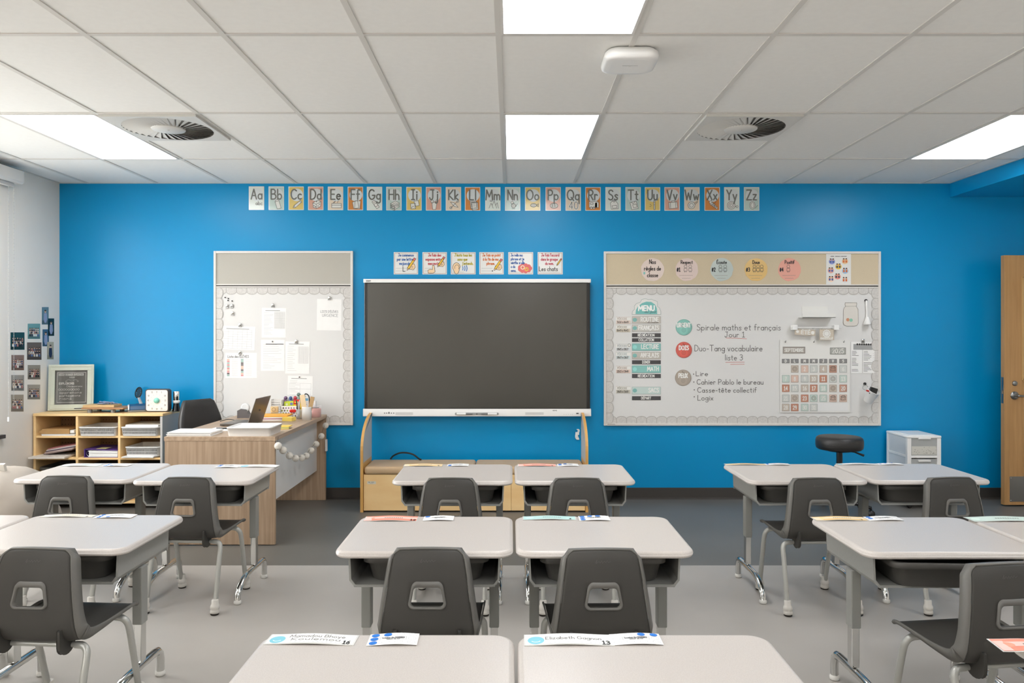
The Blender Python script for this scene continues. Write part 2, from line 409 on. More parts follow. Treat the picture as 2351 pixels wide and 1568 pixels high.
# windows with frame, pane and sill
M_glass = mat('window_glass', (250, 252, 252), .0, trans=1.0)
for i, (a, b) in enumerate(WIN):
    f = MB(M_white_metal)
    for y0, y1 in ((a, a+.05), (b-.05, b), ((a+b)/2-.025, (a+b)/2+.025)): f.box(XL-.16, XL-.1, y0, y1, WZ0, WZ1)
    f.box(XL-.16, XL-.1, a, b, WZ0, WZ0+.05); f.box(XL-.16, XL-.1, a, b, WZ1-.05, WZ1)
    fo = struct(f.build('window_%d' % (i+1)))
    MB(M_glass).box(XL-.135, XL-.128, a+.05, b-.05, WZ0+.05, WZ1-.05).build('pane', fo)
    MB(mat('dark_sill', (70, 70, 70), .5)).box(XL-.1, XL+.035, a-.02, b+.02, WZ0-.028, WZ0).build('window_sill', fo)
    p = bpy.data.lights.new('window_portal', 'AREA'); p.shape = 'RECTANGLE'; p.size = b-a; p.size_y = WZ1-WZ0; p.cycles.is_portal = True
    po = bpy.data.objects.new('window_portal', p); COL.objects.link(po); po.location = (XL-.21, (a+b)/2, (WZ0+WZ1)/2)
    po.rotation_euler = (0, -math.pi/2, 0); po.rotation_euler = (math.pi/2, 0, -math.pi/2)
    # roller blind above the window
    r = empty('roller_blind', (XL+.06, (a+b)/2, WZ1)); y1 = b+.13 if i == 0 else b+.1
    tag(r, ['white rolled-up roller blind cassette at the top of the window beside the class photos',
            'white rolled-up roller blind cassette over the unseen added window behind the camera'][i], 'blind')
    MB(M_white_metal).prism([(XL,CEIL-.035), (XL+.11,CEIL-.035), (XL+.11,CEIL-.12), (XL+.095,CEIL-.135), (XL,CEIL-.135)], a-.1, y1, 'xz').build('cassette', r)
    MB(M_grey_panel).box(XL+.03, XL+.06, a-.06, y1-.05, CEIL-.165, CEIL-.135).build('bottom_bar', r)
    if i == 0:
        c = MB(mat('chain_grey', (190, 188, 184), .4))
        for yy, zb in ((y1-.035, .88), (y1-.10, .80)):
            c.tube([(XL+.05, yy, CEIL-.135), (XL+.05, yy, zb)], .0014, 6)
            for q in range(60): c.ball((XL+.05, yy, zb+(CEIL-.14-zb)*q/60), .0032, 6)
        c.build('pull_chain', r)
        MB(M_white_pl).rbox(XL+.043, XL+.057, y1-.107, y1-.093, .765, .80, .004).build('chain_weight', r)

# LED panels in the grid, three columns, every second row
where = {-1: 'left', 0: 'middle', 1: 'right'}
for row in range(0, 7, 2):
    for cidx in (-1, 0, 1):
        x0 = tile_x(5*cidx)+.012; x1 = tile_x(5*cidx+1)-.012; y1 = tile_y(row)-.012; y0 = tile_y(row+1)+.012
        if y0 < YN: continue
        r = empty('ceiling_light', ((x0+x1)/2, (y0+y1)/2, CEIL)); g = 'flush LED panels in the ceiling'
        nm = ['nearest the blue wall', 'second from the blue wall', 'third from the blue wall', 'farthest from the blue wall'][row//2]
        tag(r, 'bright white LED ceiling panel, %s column, %s' % (where[cidx], nm), 'ceiling light', g)
        f = MB(M_white_metal); t = .012
        for q in ((x0,x0+t,y0,y1), (x1-t,x1,y0,y1), (x0+t,x1-t,y0,y0+t), (x0+t,x1-t,y1-t,y1)): f.box(*q, CEIL-.003, CEIL+.0045)
        f.build('frame', r)
        MB(M_panel).add([(x0+t,y0+t,CEIL+.002), (x1-t,y0+t,CEIL+.002), (x1-t,y1-t,CEIL+.002), (x0+t,y1-t,CEIL+.002)], [(0,3,2,1)]).build('diffuser', r)
# swirl air diffusers
for cx_, lab in ((tile_x(2), 'round swirl air vent in a square plate, right of the middle lights'), (tile_x(-4), 'round swirl air vent in a square plate beside the left light panel')):
    x0, x1 = cx_+.014, cx_+.61-.014; y0 = tile_y(1)+.014; y1 = y0+.585; cx, cy = (x0+x1)/2, (y0+y1)/2
    r = tag(empty('air_diffuser', (cx, cy, CEIL)), lab, 'air vent', 'swirl air vents')
    ZV = CEIL-.010; n = 40; R_ = .272; pl = MB(M_grille)
    sq = []
    for k in range(n):
        a = 2*math.pi*k/n; c_, s_ = math.cos(a), math.sin(a); q = .2925/max(abs(c_), abs(s_)); sq.append((cx+c_*q, cy+s_*q))
    rings = [[(x, y, ZV-.004) for x, y in sq], [(cx+R_*math.cos(2*math.pi*k/n), cy+R_*math.sin(2*math.pi*k/n), ZV-.004) for k in range(n)]]
    pl.rings(rings, False, False, smooth=False)
    pl.rings([rings[0], [(p[0], p[1], ZV+.011) for p in rings[0]]], False, False, smooth=False)
    pl.build('plate', r)
    v = MB(M_duct_shade); v.rings([[(p[0], p[1], ZV-.004) for p in rings[1]], [(p[0], p[1], ZV+.0112) for p in rings[1]]], False, True); v.build('plenum', r)
    b = MB(M_grille); nb = 36
    for k in range(nb):
        a = 2*math.pi*k/nb; d = 2*math.pi/nb
        def P(r_, t, z): return (cx+r_*math.cos(t), cy+r_*math.sin(t), ZV+z)
        tw = -.30
        b.add([P(.10, a, -.0055), P(R_, a+tw, -.0055), P(R_, a+d*.80+tw, .0045), P(.10, a+d*.82, .0035)], [(0,1,2,3)])
    b.build('blades', r)
    MB(M_grille).lathe([(.001,-.009), (.10,-.009), (.104,-.004), (.104,.004)], (cx, cy, ZV), n).lathe([(.001,-.012), (.006,-.012), (.007,-.009)], (cx, cy, ZV), 8).build('hub', r)
# wireless access point
r = tag(empty('wireless_access_point', (.563, 3.69, CEIL)), 'white rounded wireless access point under the ceiling near the middle lights', 'access point', None)
cx, cy = .563, 3.69
MB(M_white_pl).rings([rrect(cx, cy, h, h, rr, z, 8) for h, rr, z in ((.112,.055,CEIL), (.124,.06,CEIL-.012), (.128,.062,CEIL-.03), (.124,.06,CEIL-.046), (.112,.055,CEIL-.052), (.09,.045,CEIL-.054))]).build('housing', r)
m = MB(M_black); m.frame((cx, cy-.02, CEIL-.0545), (1,0,0), (0,1,0), -.0004); m.ticks(-.035, .035, 0, .008, .0014, 1, 18, 1); m.build('lettering', r)
MB(M_white_pl).ball((cx, cy+.0, CEIL-.0545), .004, 8, .4).build('status_light', r)
# ------------------------------------------------------------------ alphabet cards
def sh(c, k): return tuple(max(0, min(255, int(x*k))) for x in c)
LN = ink(96, 96, 92); DK = ink(110, 112, 108)
PAL = {'m': (224,232,224), 't': (196,214,206), 'y': (226,200,122), 'p': (222,172,152), 'c': (232,216,194), 'o': (216,142,76)}
ABC = [  # letters, colour, what the drawing shows
 ('Aa','m','letters abc'), ('Bb','t','a bottle'), ('Cc','y','a crayon'), ('Dd','p','a dice'), ('Ee','c','a pencil case'), ('Ff','o','sheets of paper'),
 ('Gg','m','a glue stick'), ('Hh','t','a stack of books'), ('Ii','y','two pictures'), ('Jj','p','a glass of juice'), ('Kk','c','a kayak'), ('Ll','o','a pile of lists'),
 ('Mm','m','mountains'), ('Nn','t','a small animal'), ('Oo','y','a small fish'), ('Pp','p','a round loaf'), ('Qq','c','the number 40'), ('Rr','o','a caravan'),
 ('Ss','m','a backpack'), ('Tt','t','an apron'), ('Uu','y','a ruler'), ('Vv','p','a suitcase'), ('Ww','c','a wok'), ('Xx','o','a xylophone'), ('Yy','m','a yo-yo'), ('Zz','t','a zero')]
def pic(m, k, cx, cy):
    """little outline drawing on the lower half of an alphabet card, about 22 x 20 units"""
    w = .9; wh = ink(232, 232, 226)
    def out(p, fill=True):
        if fill: m.use(wh).poly([(cx+a, cy+b) for a, b in p], 2)
        m.use(LN).loop([(cx+a, cy+b) for a, b in p], w, 3)
    def ln(*p): m.use(LN).stroke([(cx+a, cy+b) for a, b in p], w, 3, False)
    def ci(x, y, r, fill=True, ry=None):
        if fill: m.use(wh).ell(cx+x, cy+y, r, ry or r, 2)
        m.use(LN).ring(cx+x, cy+y, r, w, 3, ry)
    if k == 'A': m.use(LN).text('abc', cx-4, cy+2, 9, 1, 3)
    elif k == 'B': out([(-5,-5), (4,-8), (9,9), (0,11)]); out([(-4,-9), (3,-11), (4,-8), (-5,-5)]); ln((4,-10), (9,-11))
    elif k == 'C': out([(-9,8), (-7,3), (8,-9), (11,-5), (-4,8)]); ln((-7,3), (-4,8)); ln((6,-7), (9,-4))
    elif k == 'D':
        out([(-9,-3), (2,-9), (10,-6), (9,5), (-1,10), (-8,7)]); ln((-9,-3), (-1,0), (10,-6)); ln((-1,0), (-1,10))
        for x, y in ((-6,3), (-3,6), (3,4), (6,0), (0,-6)): m.use(M_black).ell(cx+x, cy+y, 1.1, 1.1, 3, 8)
    elif k == 'E': out([(-11,-2), (11,-2), (11,8), (-11,8)]); ln((-11,2), (11,2)); ln((-8,-3), (-2,-8), (-6,-3)); ln((2,-3), (4,-9))
    elif k == 'F': out([(-9,-5), (3,-9), (6,8), (-6,10)]); out([(-3,-8), (10,-8), (8,10), (-4,10)])
    elif k == 'G': out([(-8,-6), (-2,-10), (9,6), (3,10)]); ci(1, 1, 4, False); ln((-6,-3), (0,-7))
    elif k == 'H':
        for d in (8, 4, 0): out([(-10,d-2), (1,d-8), (11,d-3), (0,d+3)]); ln((-10,d-2), (-10,d+1), (0,d+6), (0,d+3))
    elif k == 'I': out([(-10,-2), (1,-3), (2,9), (-9,10)]); out([(-2,-8), (8,-9), (10,2), (0,4)]); ln((-8,8), (-4,3), (0,7))
    elif k == 'J': out([(-6,-6), (6,-6), (3,11), (-4,11)]); ci(-5, -7, 3.5); ln((2,-6), (5,-12))
    elif k == 'K': m.use(wh).poly([(cx+a*.8-b*.5, cy+b*.8+a*.5) for a, b in ((-11,0), (0,-4), (11,0), (0,4))], 2); ln((-9,-6), (0,-4), (9,6), (0,4), (-9,-6)); ln((-9,8), (9,-9)); ci(8, -8, 2.4); ci(-8, 7, 2.4)
    elif k == 'L':
        for d in (4, 2, 0): out([(-8+d,-8+d), (6+d,-9+d), (7+d,6+d), (-6+d,9+d)])
        for d in (-5, -1, 3): ln((-5,d), (5,d-1))
    elif k == 'M': ln((-11,8), (-6,-4), (-1,8)); ln((-4,2), (1,-9), (7,8)); ln((4,2), (8,-5), (11,8)); m.use(LN).ring(cx-6, cy-9, 2.5, w, 3, 1.6)
    elif k == 'N': ci(0, 2, 5); ci(-3, -5, 3); ln((5,4), (9,-3)); ln((-4,9), (4,9))
    elif k == 'O': ci(0, 1, 7, True, 4); ln((7,1), (11,-3), (11,5), (7,1))
    elif k == 'P': ci(0, 2, 9, True, 6); ln((-4,-2), (-3,5)); ln((1,-3), (2,5))
    elif k == 'Q': m.use(wh).text('40', cx-11, cy+10, 17, 4, 2, fit=20); m.use(LN).text('40', cx-11, cy+10, 17, 1.2, 3, fit=20)
    elif k == 'R': out([(-11,-8), (8,-8), (11,-5), (11,6), (-11,6)]); out([(-8,-5), (-2,-5), (-2,-1), (-8,-1)]); out([(3,-5), (7,-5), (7,6), (3,6)]); ci(-6, 7, 2.6); ci(0, 7, 2.6)
    elif k == 'S': out([(-8,-4), (-4,-9), (4,-9), (9,-3), (10,9), (-6,10)]); out([(-4,2), (6,1), (7,7), (-3,8)]); m.use(LN).ring(cx, cy-9, 2.6, w, 3)
    elif k == 'T': out([(-9,-5), (5,-9), (10,8), (-5,11)]); out([(-3,0), (5,-2), (7,5), (-1,7)]); ln((-6,-6), (-2,-2), (3,-8))
    elif k == 'U': out([(1,-10), (4,-10), (4,11), (1,11)]); ln((-8,-2), (-4,2)); ln((-9,4), (-5,4)); ln((1,-6), (3,-6)); ln((1,0), (3,0))
    elif k == 'V': out([(-10,-5), (9,-7), (11,7), (-8,9)]); out([(-3,-9), (4,-10), (5,-7), (-2,-6)]); ln((-6,-5), (-5,9)); ln((6,-6), (7,7))
    elif k == 'W': ci(-3, 1, 8); ci(-3, 1, 4.5); ln((4,-4), (11,-8), (10,-5), (5,-1))
    elif k == 'X':
        for i in range(5): out([(-9+4*i,-7+3*i), (-4+3.4*i,-10+3.4*i), (0+2.6*i,-1+2.6*i), (-5+3*i,1+2.2*i)])
        ln((4,-2), (7,-9))
    elif k == 'Y': ci(-3, 1, 9); ci(-3, 1, 6); ci(-3, 1, 3); ln((6,4), (9,4)); ci(10, 4, 2.4)
    elif k == 'Z': ci(0, 1, 6, True, 9); ci(0, 1, 3.6, True, 6.5); ln((6,8), (12,1))
x_c = [589,634.5,680,725,770.5,816,860,904.5,950.5,995.5,1041,1085,1131.5,1177,1223,1270,1316,1361.5,1407.5,1453.5,1498,1543,1588.5,1635,1680,1725.5]
for i, (t, c, what) in enumerate(ABC):
    x = x_c[i]; y0 = 428 + min(i, 12)*.15; y1 = y0+54; col = PAL[c]
    m = MB(M_lam).frame_px(D-.002); m.box(*[v for v in (at(x-17.6, 0, D)[0], at(x+17.6, 0, D)[0])], D-.0025, D-.0003, at(0, y1, D)[2], at(0, y0, D)[2])
    m.frame_px(D-.0025); cm = mat('card_'+c, col, .16, spec=.5)
    m.use(cm).rect(x-16.2, y0+1.4, x+16.2, y1-1.4, 1)
    m.use(mat('card_disc', (220,226,226), .16)).ell(x+1, y0+19, 14.6, 14.6, 1.5, 28)
    pic(m, t[0], x+2, y0+40.5)
    m.use(mat('card_letter', (118,120,114), .3))
    k_ = min(31.2/layout(t)[1], 19.5); m.text(t, x, y0+29, 22.5, 3.1, 4, fit=layout(t)[1]*k_, align='c')
    o = m.build('alphabet_card')
    tag(o, '%s alphabet card reading %s with a drawing of %s' % ({'m':'pale mint','t':'grey-green','y':'yellow','p':'pink','c':'cream','o':'orange'}[c], t, what), 'alphabet card', 'alphabet cards along the top of the blue wall')

# ------------------------------------------------------------------ six writing-rule posters above the display
SK = ink(246, 214, 172); YEL = ink(240, 196, 70); PNK = ink(232, 120, 118); BLU = ink(84, 140, 204); OUTL = ink(52, 48, 44)
def pencil(m, x, y, s=1.0, hand=True):
    if hand:
        hp = [(x-4*s,y-2*s), (x+2*s,y-7*s), (x+11*s,y-6*s), (x+13*s,y+2*s), (x+8*s,y+8*s), (x-1*s,y+6*s)]
        m.use(SK).poly(hp, 2); m.use(OUTL).loop(hp, .8, 3)
        m.stroke([(x+4*s,y), (x+8*s,y+1*s)], .7, 3); m.stroke([(x+3*s,y+3*s), (x+7*s,y+4*s)], .7, 3)
    a, b = (x-7*s, y+9*s), (x+9*s, y-15*s); dx, dy = .83, .55; w = 2.6*s
    body = [(a[0]+3*s-w*dx, a[1]-4.5*s-w*dy), (b[0]-w*dx, b[1]-w*dy), (b[0]+w*dx, b[1]+w*dy), (a[0]+3*s+w*dx, a[1]-4.5*s+w*dy)]
    m.use(YEL).poly(body, 4); m.use(OUTL).loop(body, .8, 5)
    m.use(SK).poly([body[0], a, body[3]], 4); m.use(OUTL).loop([body[0], a, body[3]], .8, 5)
    er = [body[1], (b[0]+3.5*s-w*dx, b[1]-5*s-w*dy), (b[0]+3.5*s+w*dx, b[1]-5*s+w*dy), body[2]]
    m.use(PNK).poly(er, 4); m.use(OUTL).loop(er, .8, 5)
POST = [(904,960,(74,116,178),['Je commence','par une lettre','majuscule.'],'a hand writing a capital L'),
        (970,1026,(206,84,92),['Je fais des','espaces entre','mes mots.'],'a pointing finger and a pencil'),
        (1035,1092,(186,172,40),['J\'écris tous les','sons que','j\'entends.'],'an ear and sound waves'),
        (1100.5,1156.5,(222,120,60),['Je fais un point','à la fin de ma','phrase.'],'a hand pencilling a full stop'),
        (1167,1224,(70,110,176),['Je relis ma','phrase et je','vérifie si elle','a du','sens.'],'a pink brain with gears'),
        (1234.5,1292,(200,84,100),['Je fais l\'accord','dans le groupe','du nom.'],'the handwritten words Les chats')]
for i, (x0, x1, c, lines, what) in enumerate(POST):
    y0, y1 = 579, 630; m = MB(M_lam); m.box(at(x0,0,D)[0], at(x1,0,D)[0], D-.0025, D-.0003, at(0,y1,D)[2], at(0,y0,D)[2]); m.frame_px(D-.0025)
    m.use(ink(150,110,100)).loop([(x0+2,y0+2), (x1-2,y0+2), (x1-2,y1-2), (x0+2,y1-2)], .7, 1)
    m.use(ink(*c))
    for k, t in enumerate(lines):
        h = 6.4 if i != 4 else 6
        wid = layout(t)[1]*h*.8; mx = x1-x0-8
        if i in (4,) : xx, al = x0+6, 'l'
        else: xx, al = (x0+x1)/2-(2 if k else 0), 'c'
        if i == 2 and k == 2: xx, al = x1-6, 'r'
        m.text(t, xx, y0+9.5+k*(9.6 if i != 4 else 8.8), h, 1.2, 2, fit=min(mx, wid), align=al)
    if i == 0: pencil(m, x0+37, y0+33, .95); m.use(OUTL).text('L', x0+21, y1-7, 11, 1.2, 3)
    if i == 1:
        pencil(m, x0+40, y0+27, .8); fp = [(x0+13,y1-3), (x0+12,y0+42), (x0+17,y0+39), (x0+23,y0+40), (x0+23,y0+30), (x0+26.5,y0+30), (x0+28,y0+40), (x0+29,y1-6), (x0+24,y1-2.5)]
        m.use(SK).poly(fp, 2); m.use(OUTL).loop(fp, .8, 3)
    if i == 2:
        ep = [(x0+13+9*math.cos(t*.4)*(1 if math.sin(t*.4) < 0 else .75), y0+37+13*math.sin(t*.4)) for t in range(16)]
        m.use(SK).poly(ep, 2); m.use(OUTL).loop(ep, .9, 3); m.ring(x0+14, y0+35, 5, .8, 3, 6, 150, 400); m.use(BLU)
        for q in (0, 1, 2): m.ring(x0+24+q*4, y0+37, 4+q*.6, 2, 3, 6+q*1.5, -50, 50)
    if i == 3: pencil(m, x0+40, y0+34, .9); m.use(OUTL).ell(x0+30, y1-8, 1.4, 1.4, 3)
    if i == 4:
        for a in range(9): m.use(PNK).ell(x0+38+11*math.cos(a*.7), y0+37+6*math.sin(a*.7), 5.5, 5.5, 2)
        m.use(ink(250,226,190)); m.ring(x0+33, y0+35, 4, 2.2, 3); m.use(YEL).ring(x0+42, y0+39, 3.6, 2.2, 3)
    if i == 5: pencil(m, x1-10, y0+26, .55, False); m.use(OUTL).text('Les chats', x0+3.5, y1-8, 10, 1.2, 3, fit=42)
    m.use(ink(150,150,150))
    for yy in ((y1-14, y1-8) if i in (0, 1, 3) else (y1-5,)):
        m.stroke([(x0+5,yy), (x0+30 if i < 4 else x1-6,yy)], .5, 1, False)
    o = m.build('writing_poster')
    tag(o, 'square laminated French writing-rule poster with %s, above the large display' % what, 'poster', 'writing-rule posters above the display')

# ------------------------------------------------------------------ the two boards
def board(name, x0, x1, y0, y1, tk, label, ytop, yrail):
    r = tag(empty(name, at((x0+x1)/2, y1, D)), label, 'board'); Yf = D-.026
    X = lambda p, Y=Yf: (p-VX)*Y/F
    Z = lambda p, Y=Yf: CZ-(p-VY)*Y/F
    f = MB(M_alu); fw = 5.5*Yf/F
    for a, b, c, d in ((X(x0),X(x0)+fw,Z(y1),Z(y0)), (X(x1)-fw,X(x1),Z(y1),Z(y0)), (X(x0)+fw,X(x1)-fw,Z(y0)-fw,Z(y0)), (X(x0)+fw,X(x1)-fw,Z(y1),Z(y1)+fw)):
        f.box(a, b, Yf, D, c, d)
    f.build('frame', r, bevel=.003)
    MB(tk).box(X(x0)+fw*.8, X(x1)-fw*.8, D-.014, D-.002, Z(yrail), Z(y0)-fw*.8).build('tackboard', r)
    MB(M_wb).box(X(x0)+fw*.8, X(x1)-fw*.8, D-.014, D-.002, Z(y1)+fw*.8, Z(yrail+5)).build('whiteboard', r)
    q = MB(M_alu).box(X(x0)+fw, X(x1)-fw, D-.022, D-.002, Z(yrail-.6), Z(yrail-3.2)).box(X(x0)+fw, X(x1)-fw, D-.022, D-.002, Z(yrail+4.8), Z(yrail+2.2))
    q.use(M_base).box(X(x0)+fw, X(x1)-fw, D-.016, D-.002, Z(yrail+2.2), Z(yrail-.6)); q.build('divider_rail', r)
    return r
BL = board('combination_board', 490, 810, 576, 976.5, M_tack_l, 'narrow whiteboard with a grey tackboard strip, behind the teacher desk', 576, 655)
BR = board('combination_board', 1386.5, 2023, 577, 977.5, M_tack_r, 'wide whiteboard with a tan tackboard strip, right of the display', 577, 656)
YB = D-.0145
def border(x0, x1, y, side, label, n, depth):
    m = MB(M_scal).frame_px(YB-.0008-(.002 if side in ('left', 'right') else 0), .0004)
    L = (x1-x0)/n
    for i in range(n):
        c = x0+L*(i+.5); R = L*.53
        def tr(a, b):          # a along the strip, b away from the edge
            return {'top': (a, y+b), 'bottom': (a, y-b), 'left': (y+b, a), 'right': (y-b, a)}[side]
        arc = [tr(c+R*math.cos(math.pi*k/12), depth-R*.62+R*.62*math.sin(math.pi*k/12)) for k in range(13)]
        lay = 1+(i % 2)
        m.use(M_scal_e).poly([tr(c+R,0)]+arc+[tr(c-R,0)], lay)
        ar2 = [tr(c+(R-1.6)*math.cos(math.pi*k/12), depth-R*.62+(R*.62-1.6)*math.sin(math.pi*k/12)) for k in range(13)]
        m.use(M_scal).poly([tr(c+R-1.6,0)]+ar2+[tr(c-R+1.6,0)], lay+.5)
        m.use(M_scal_l)
        for k in (2, 4, 6, 8, 10):
            e = ar2[k]; b = tr(c, .5); m.stroke([b, (b[0]+(e[0]-b[0])*.92, b[1]+(e[1]-b[1])*.92)], .55, lay+.8, False)
    return tag(m.build('scalloped_border'), label, 'border strip', 'scalloped paper borders of the whiteboards')
for (bx0, bx1, by0, by1, nm, nh, nv) in ((495.5, 804.5, 660.5, 971, 'left', 13, 13), (1392, 2017.5, 661, 972, 'right', 27, 13)):
    border(bx0, bx1, by0, 'top', 'scalloped grey paper strip along the top of the %s whiteboard' % nm, nh, 16)
    border(bx0, bx1, by1, 'bottom', 'scalloped grey paper strip along the bottom of the %s whiteboard' % nm, nh, 17)
    border(by0, by1, bx0, 'left', 'scalloped grey paper strip down the left edge of the %s whiteboard' % nm, nv, 17)
    border(by0, by1, bx1, 'right', 'scalloped grey paper strip down the right edge of the %s whiteboard' % nm, nv, 17)

# writing on the right board
m = MB(ink(96, 94, 90)).frame_px(YB-.0003, .0003)
for t, xa, xb, yb, h in (('Spirale maths et français',1600,1792,758,13.5), ('Jour 1',1664,1710,774,12), ('Duo-Tang vocabulaire',1595,1750,806,13.5), ('liste 3',1665,1705,827,13),
                         ('Lire',1598,1625,863,10.5), ('Cahier Pablo le bureau',1600,1752,882.5,11.5), ('Casse-tête collectif',1601.5,1737,901,11.5), ('Logix',1602,1637,919,11.5)):
    m.text(t, xa, yb, h, 1.15, 1, fit=xb-xa)
for x, y in ((1592.5,859), (1593,877), (1594,895), (1594,911)): m.ell(x, y, 1.3, 1.3, 1, 8)
m.build('handwriting', BR)
m = MB(ink(214, 128, 124)).frame_px(YB-.0003, .0003)
for p in (((1667,776), (1690,776.5), (1714,778)), ((1666,832), (1690,831.6), (1709,831.4)), ((1677,836.5), (1709,836))): m.stroke(p, 1, 1)
m.build('red_underlines', BR)
MB(ink(70,70,70)).frame_px(D-.0265).rect(1395.4, 972.8, 1396.8, 974.8, 1).ticks(1398, 1412, 974.6, 1.6, .5, 1, 14).build('maker_mark', BR)

def card(name, x0, x1, y0, y1, Y, mtl, label, cat, group, draw=None, th=.0025, rot=0.0, eps=.0005):
    """thin printed card standing proud of the board at Y; draw(m) prints on it"""
    m = MB(mtl); cx, cy = (x0+x1)/2, (y0+y1)/2; c_, s_ = math.cos(rot), math.sin(rot)
    R = lambda a, b: (cx+(a-cx)*c_-(b-cy)*s_, cy+(a-cx)*s_+(b-cy)*c_)
    P = [R(*p) for p in ((x0,y0), (x1,y0), (x1,y1), (x0,y1))]
    A = [at(*p, Y) for p in P]; B = [(a[0], a[1]-th, a[2]) for a in A]
    m.add(A+B, [(0,1,2,3), (7,6,5,4), (0,4,5,1), (1,5,6,2), (2,6,7,3), (3,7,4,0)], False)
    m.fl = lambda u, v, l: (lambda q: at(q[0], q[1], Y-th-l*eps-.0001))(R(u, v))
    if draw: draw(m)
    return tag(m.build(name), label, cat, group)
def blob(cx, cy, r, n=26, j=.035, seed=0):
    rnd = random.Random(seed); return [(cx+r*(1+rnd.uniform(-j, j))*math.cos(2*math.pi*k/n), cy+r*(1+rnd.uniform(-j, j))*math.sin(2*math.pi*k/n)) for k in range(n)]
def kid(m, x, y, s):
    m.use(LN); m.ring(x, y-5*s, 3.2*s, .7, 3); m.loop([(x-3*s,y-1*s), (x+3*s,y-1*s), (x+3.6*s,y+5*s), (x-3.6*s,y+5*s)], .7, 3); m.stroke([(x-1.5*s,y+5*s), (x-1.5*s,y+8*s)], .7, 3); m.stroke([(x+1.5*s,y+5*s), (x+1.5*s,y+8*s)], .7, 3)
for i, (x, c, t, num, what) in enumerate(((1498.2,(232,214,204),None,None,'reading Nos règles de classe'), (1576.8,(226,204,194),'Respect','#1','number 1 reading Respect'),
        (1657,(196,206,200),'Écoute','#2','number 2 reading Écoute'), (1736,(236,198,128),'Doux','#3','number 3 reading Doux'), (1813,(240,176,158),'Positif','#4','number 4 reading Positif'))):
    m = MB(mat('rule_disc_%d' % i, c, .16))
    B_ = blob(x, 619, 26.3, seed=i); m.rings([[at(a, b, D-.0142) for a, b in B_], [at(a, b, D-.0157) for a, b in B_]], False, True)
    m.frame_px(D-.0159, .0005); m.use(M_black)
    if not t:
        for k, q in enumerate(('Nos', 'règles de', 'classe')): m.text(q, x, 605.5+k*15.2, 9.4, 1.5, 1, align='c', sx=.86)
        m.use(ink(150,210,200)).ell(x-19, 627, 2.4, 3.2, 1)
    else:
        m.text(t, x, 605.5, 7.6, 1.35, 1, align='c', sx=.86); m.text(num, x-23, 623, 8.4, 1.7, 1, sx=.75)
        for k in range(2 if i in (1, 2) else 3 if i == 3 else 1): kid(m, x+(k*11-3 if i != 3 else k*8.5-4) , 617, 1.05)
        m.use(ink(150,140,130))
        for yy, hw in ((632, 17), (638.5, 11)): m.stroke([(x-hw+q*2.2, yy+(q % 2)*.9) for q in range(int(hw*2/2.2))], .6, 1, False)
    tag(m.build('class_rule_disc'), 'round classroom-rule card %s on the tan tackboard' % what, 'rule card', 'round class-rule cards')
def d_poster(m):
    m.use(M_black).ticks(1907, 1943, 589.4, 2, .9, 1, 30)
    for k, (x, y, c) in enumerate(((1910,598.5,(150,160,214)), (1940,598,(236,206,160)), (1925,610,(242,200,70)), (1907.5,619,(236,176,160)), (1940.5,620,(160,196,226)), (1923,633,(240,150,140)), (1908,639,(246,216,190)), (1940,641,(222,222,222)))):
        m.use(ink(*c)).ell(x, y+2, 7.2, 6.4, 1)
        for q in (-3, 3): m.use(ink(226,176,140)).ell(x+q, y-2, 2, 2.4, 2, 10); m.use(ink(*[(90,110,170),(220,120,70),(80,90,100)][(k+q) % 3])).rect(x+q-2, y, x+q+2, y+5, 2); m.use(ink(70,52,44)).ell(x+q, y-3.8, 2, 1.4, 3, 8)
card('helper_poster', 1896.5, 1953.5, 582.5, 654.5, D-.0145, M_lam, 'tall white poster of small round cartoon scenes on the tan tackboard', 'poster', None, d_poster)

# MENU du jour column
def d_cloud(m): pass
B_ = [(1451,722), (1452,715), (1457,710), (1456,703), (1461,697), (1470,694), (1473,688), (1481,685.5), (1489,688), (1496,687), (1503,690), (1509,692), (1510,700), (1509,703), (1514,707), (1517,715), (1517,722)]
m = MB(M_lam).frame_px(YB-.0015, .0004); m.rings([[at(a, b, YB) for a, b in B_], [at(a, b, YB-.0015) for a, b in B_]], False, True); m.use(ink(150,170,166)).loop(B_, .7, 1)
m.use(ink(128,196,190)).poly([(1459,721), (1460,712), (1465,703), (1474,696), (1484,692.5), (1495,693), (1504,699), (1508,708), (1509,721)], 1); m.use(ink(250,250,246)).text('MENU', 1466, 713, 11, 3, 2, fit=36); m.use(ink(90,110,108)).text('du jour', 1480, 718, 5.5, .7, 3, fit=27)
tag(m.build('menu_card'), 'cloud-shaped card reading MENU du jour at the top of the schedule', 'sign card')
LT, DG = (198, 192, 182), (84, 82, 82); TQ = (146, 202, 194)
menu = [('ROUTINE',726,742.5,(206,200,190)), ('FRANÇAIS',745,761.5,(206,202,194)), ('RÉCRÉATION',765,774,DG), ('COLLATION',776.5,785,DG), ('LECTURE',788.5,805,TQ), ('ANGLAIS',808,824.5,(202,196,186)),
        ('DINER',827,836,DG), ('MATH',839,856,TQ), ('RÉCRÉATION',858.5,867.7,DG), ('SACS',888,905,(204,220,214)), ('DÉPART',909.4,918.6,DG)]
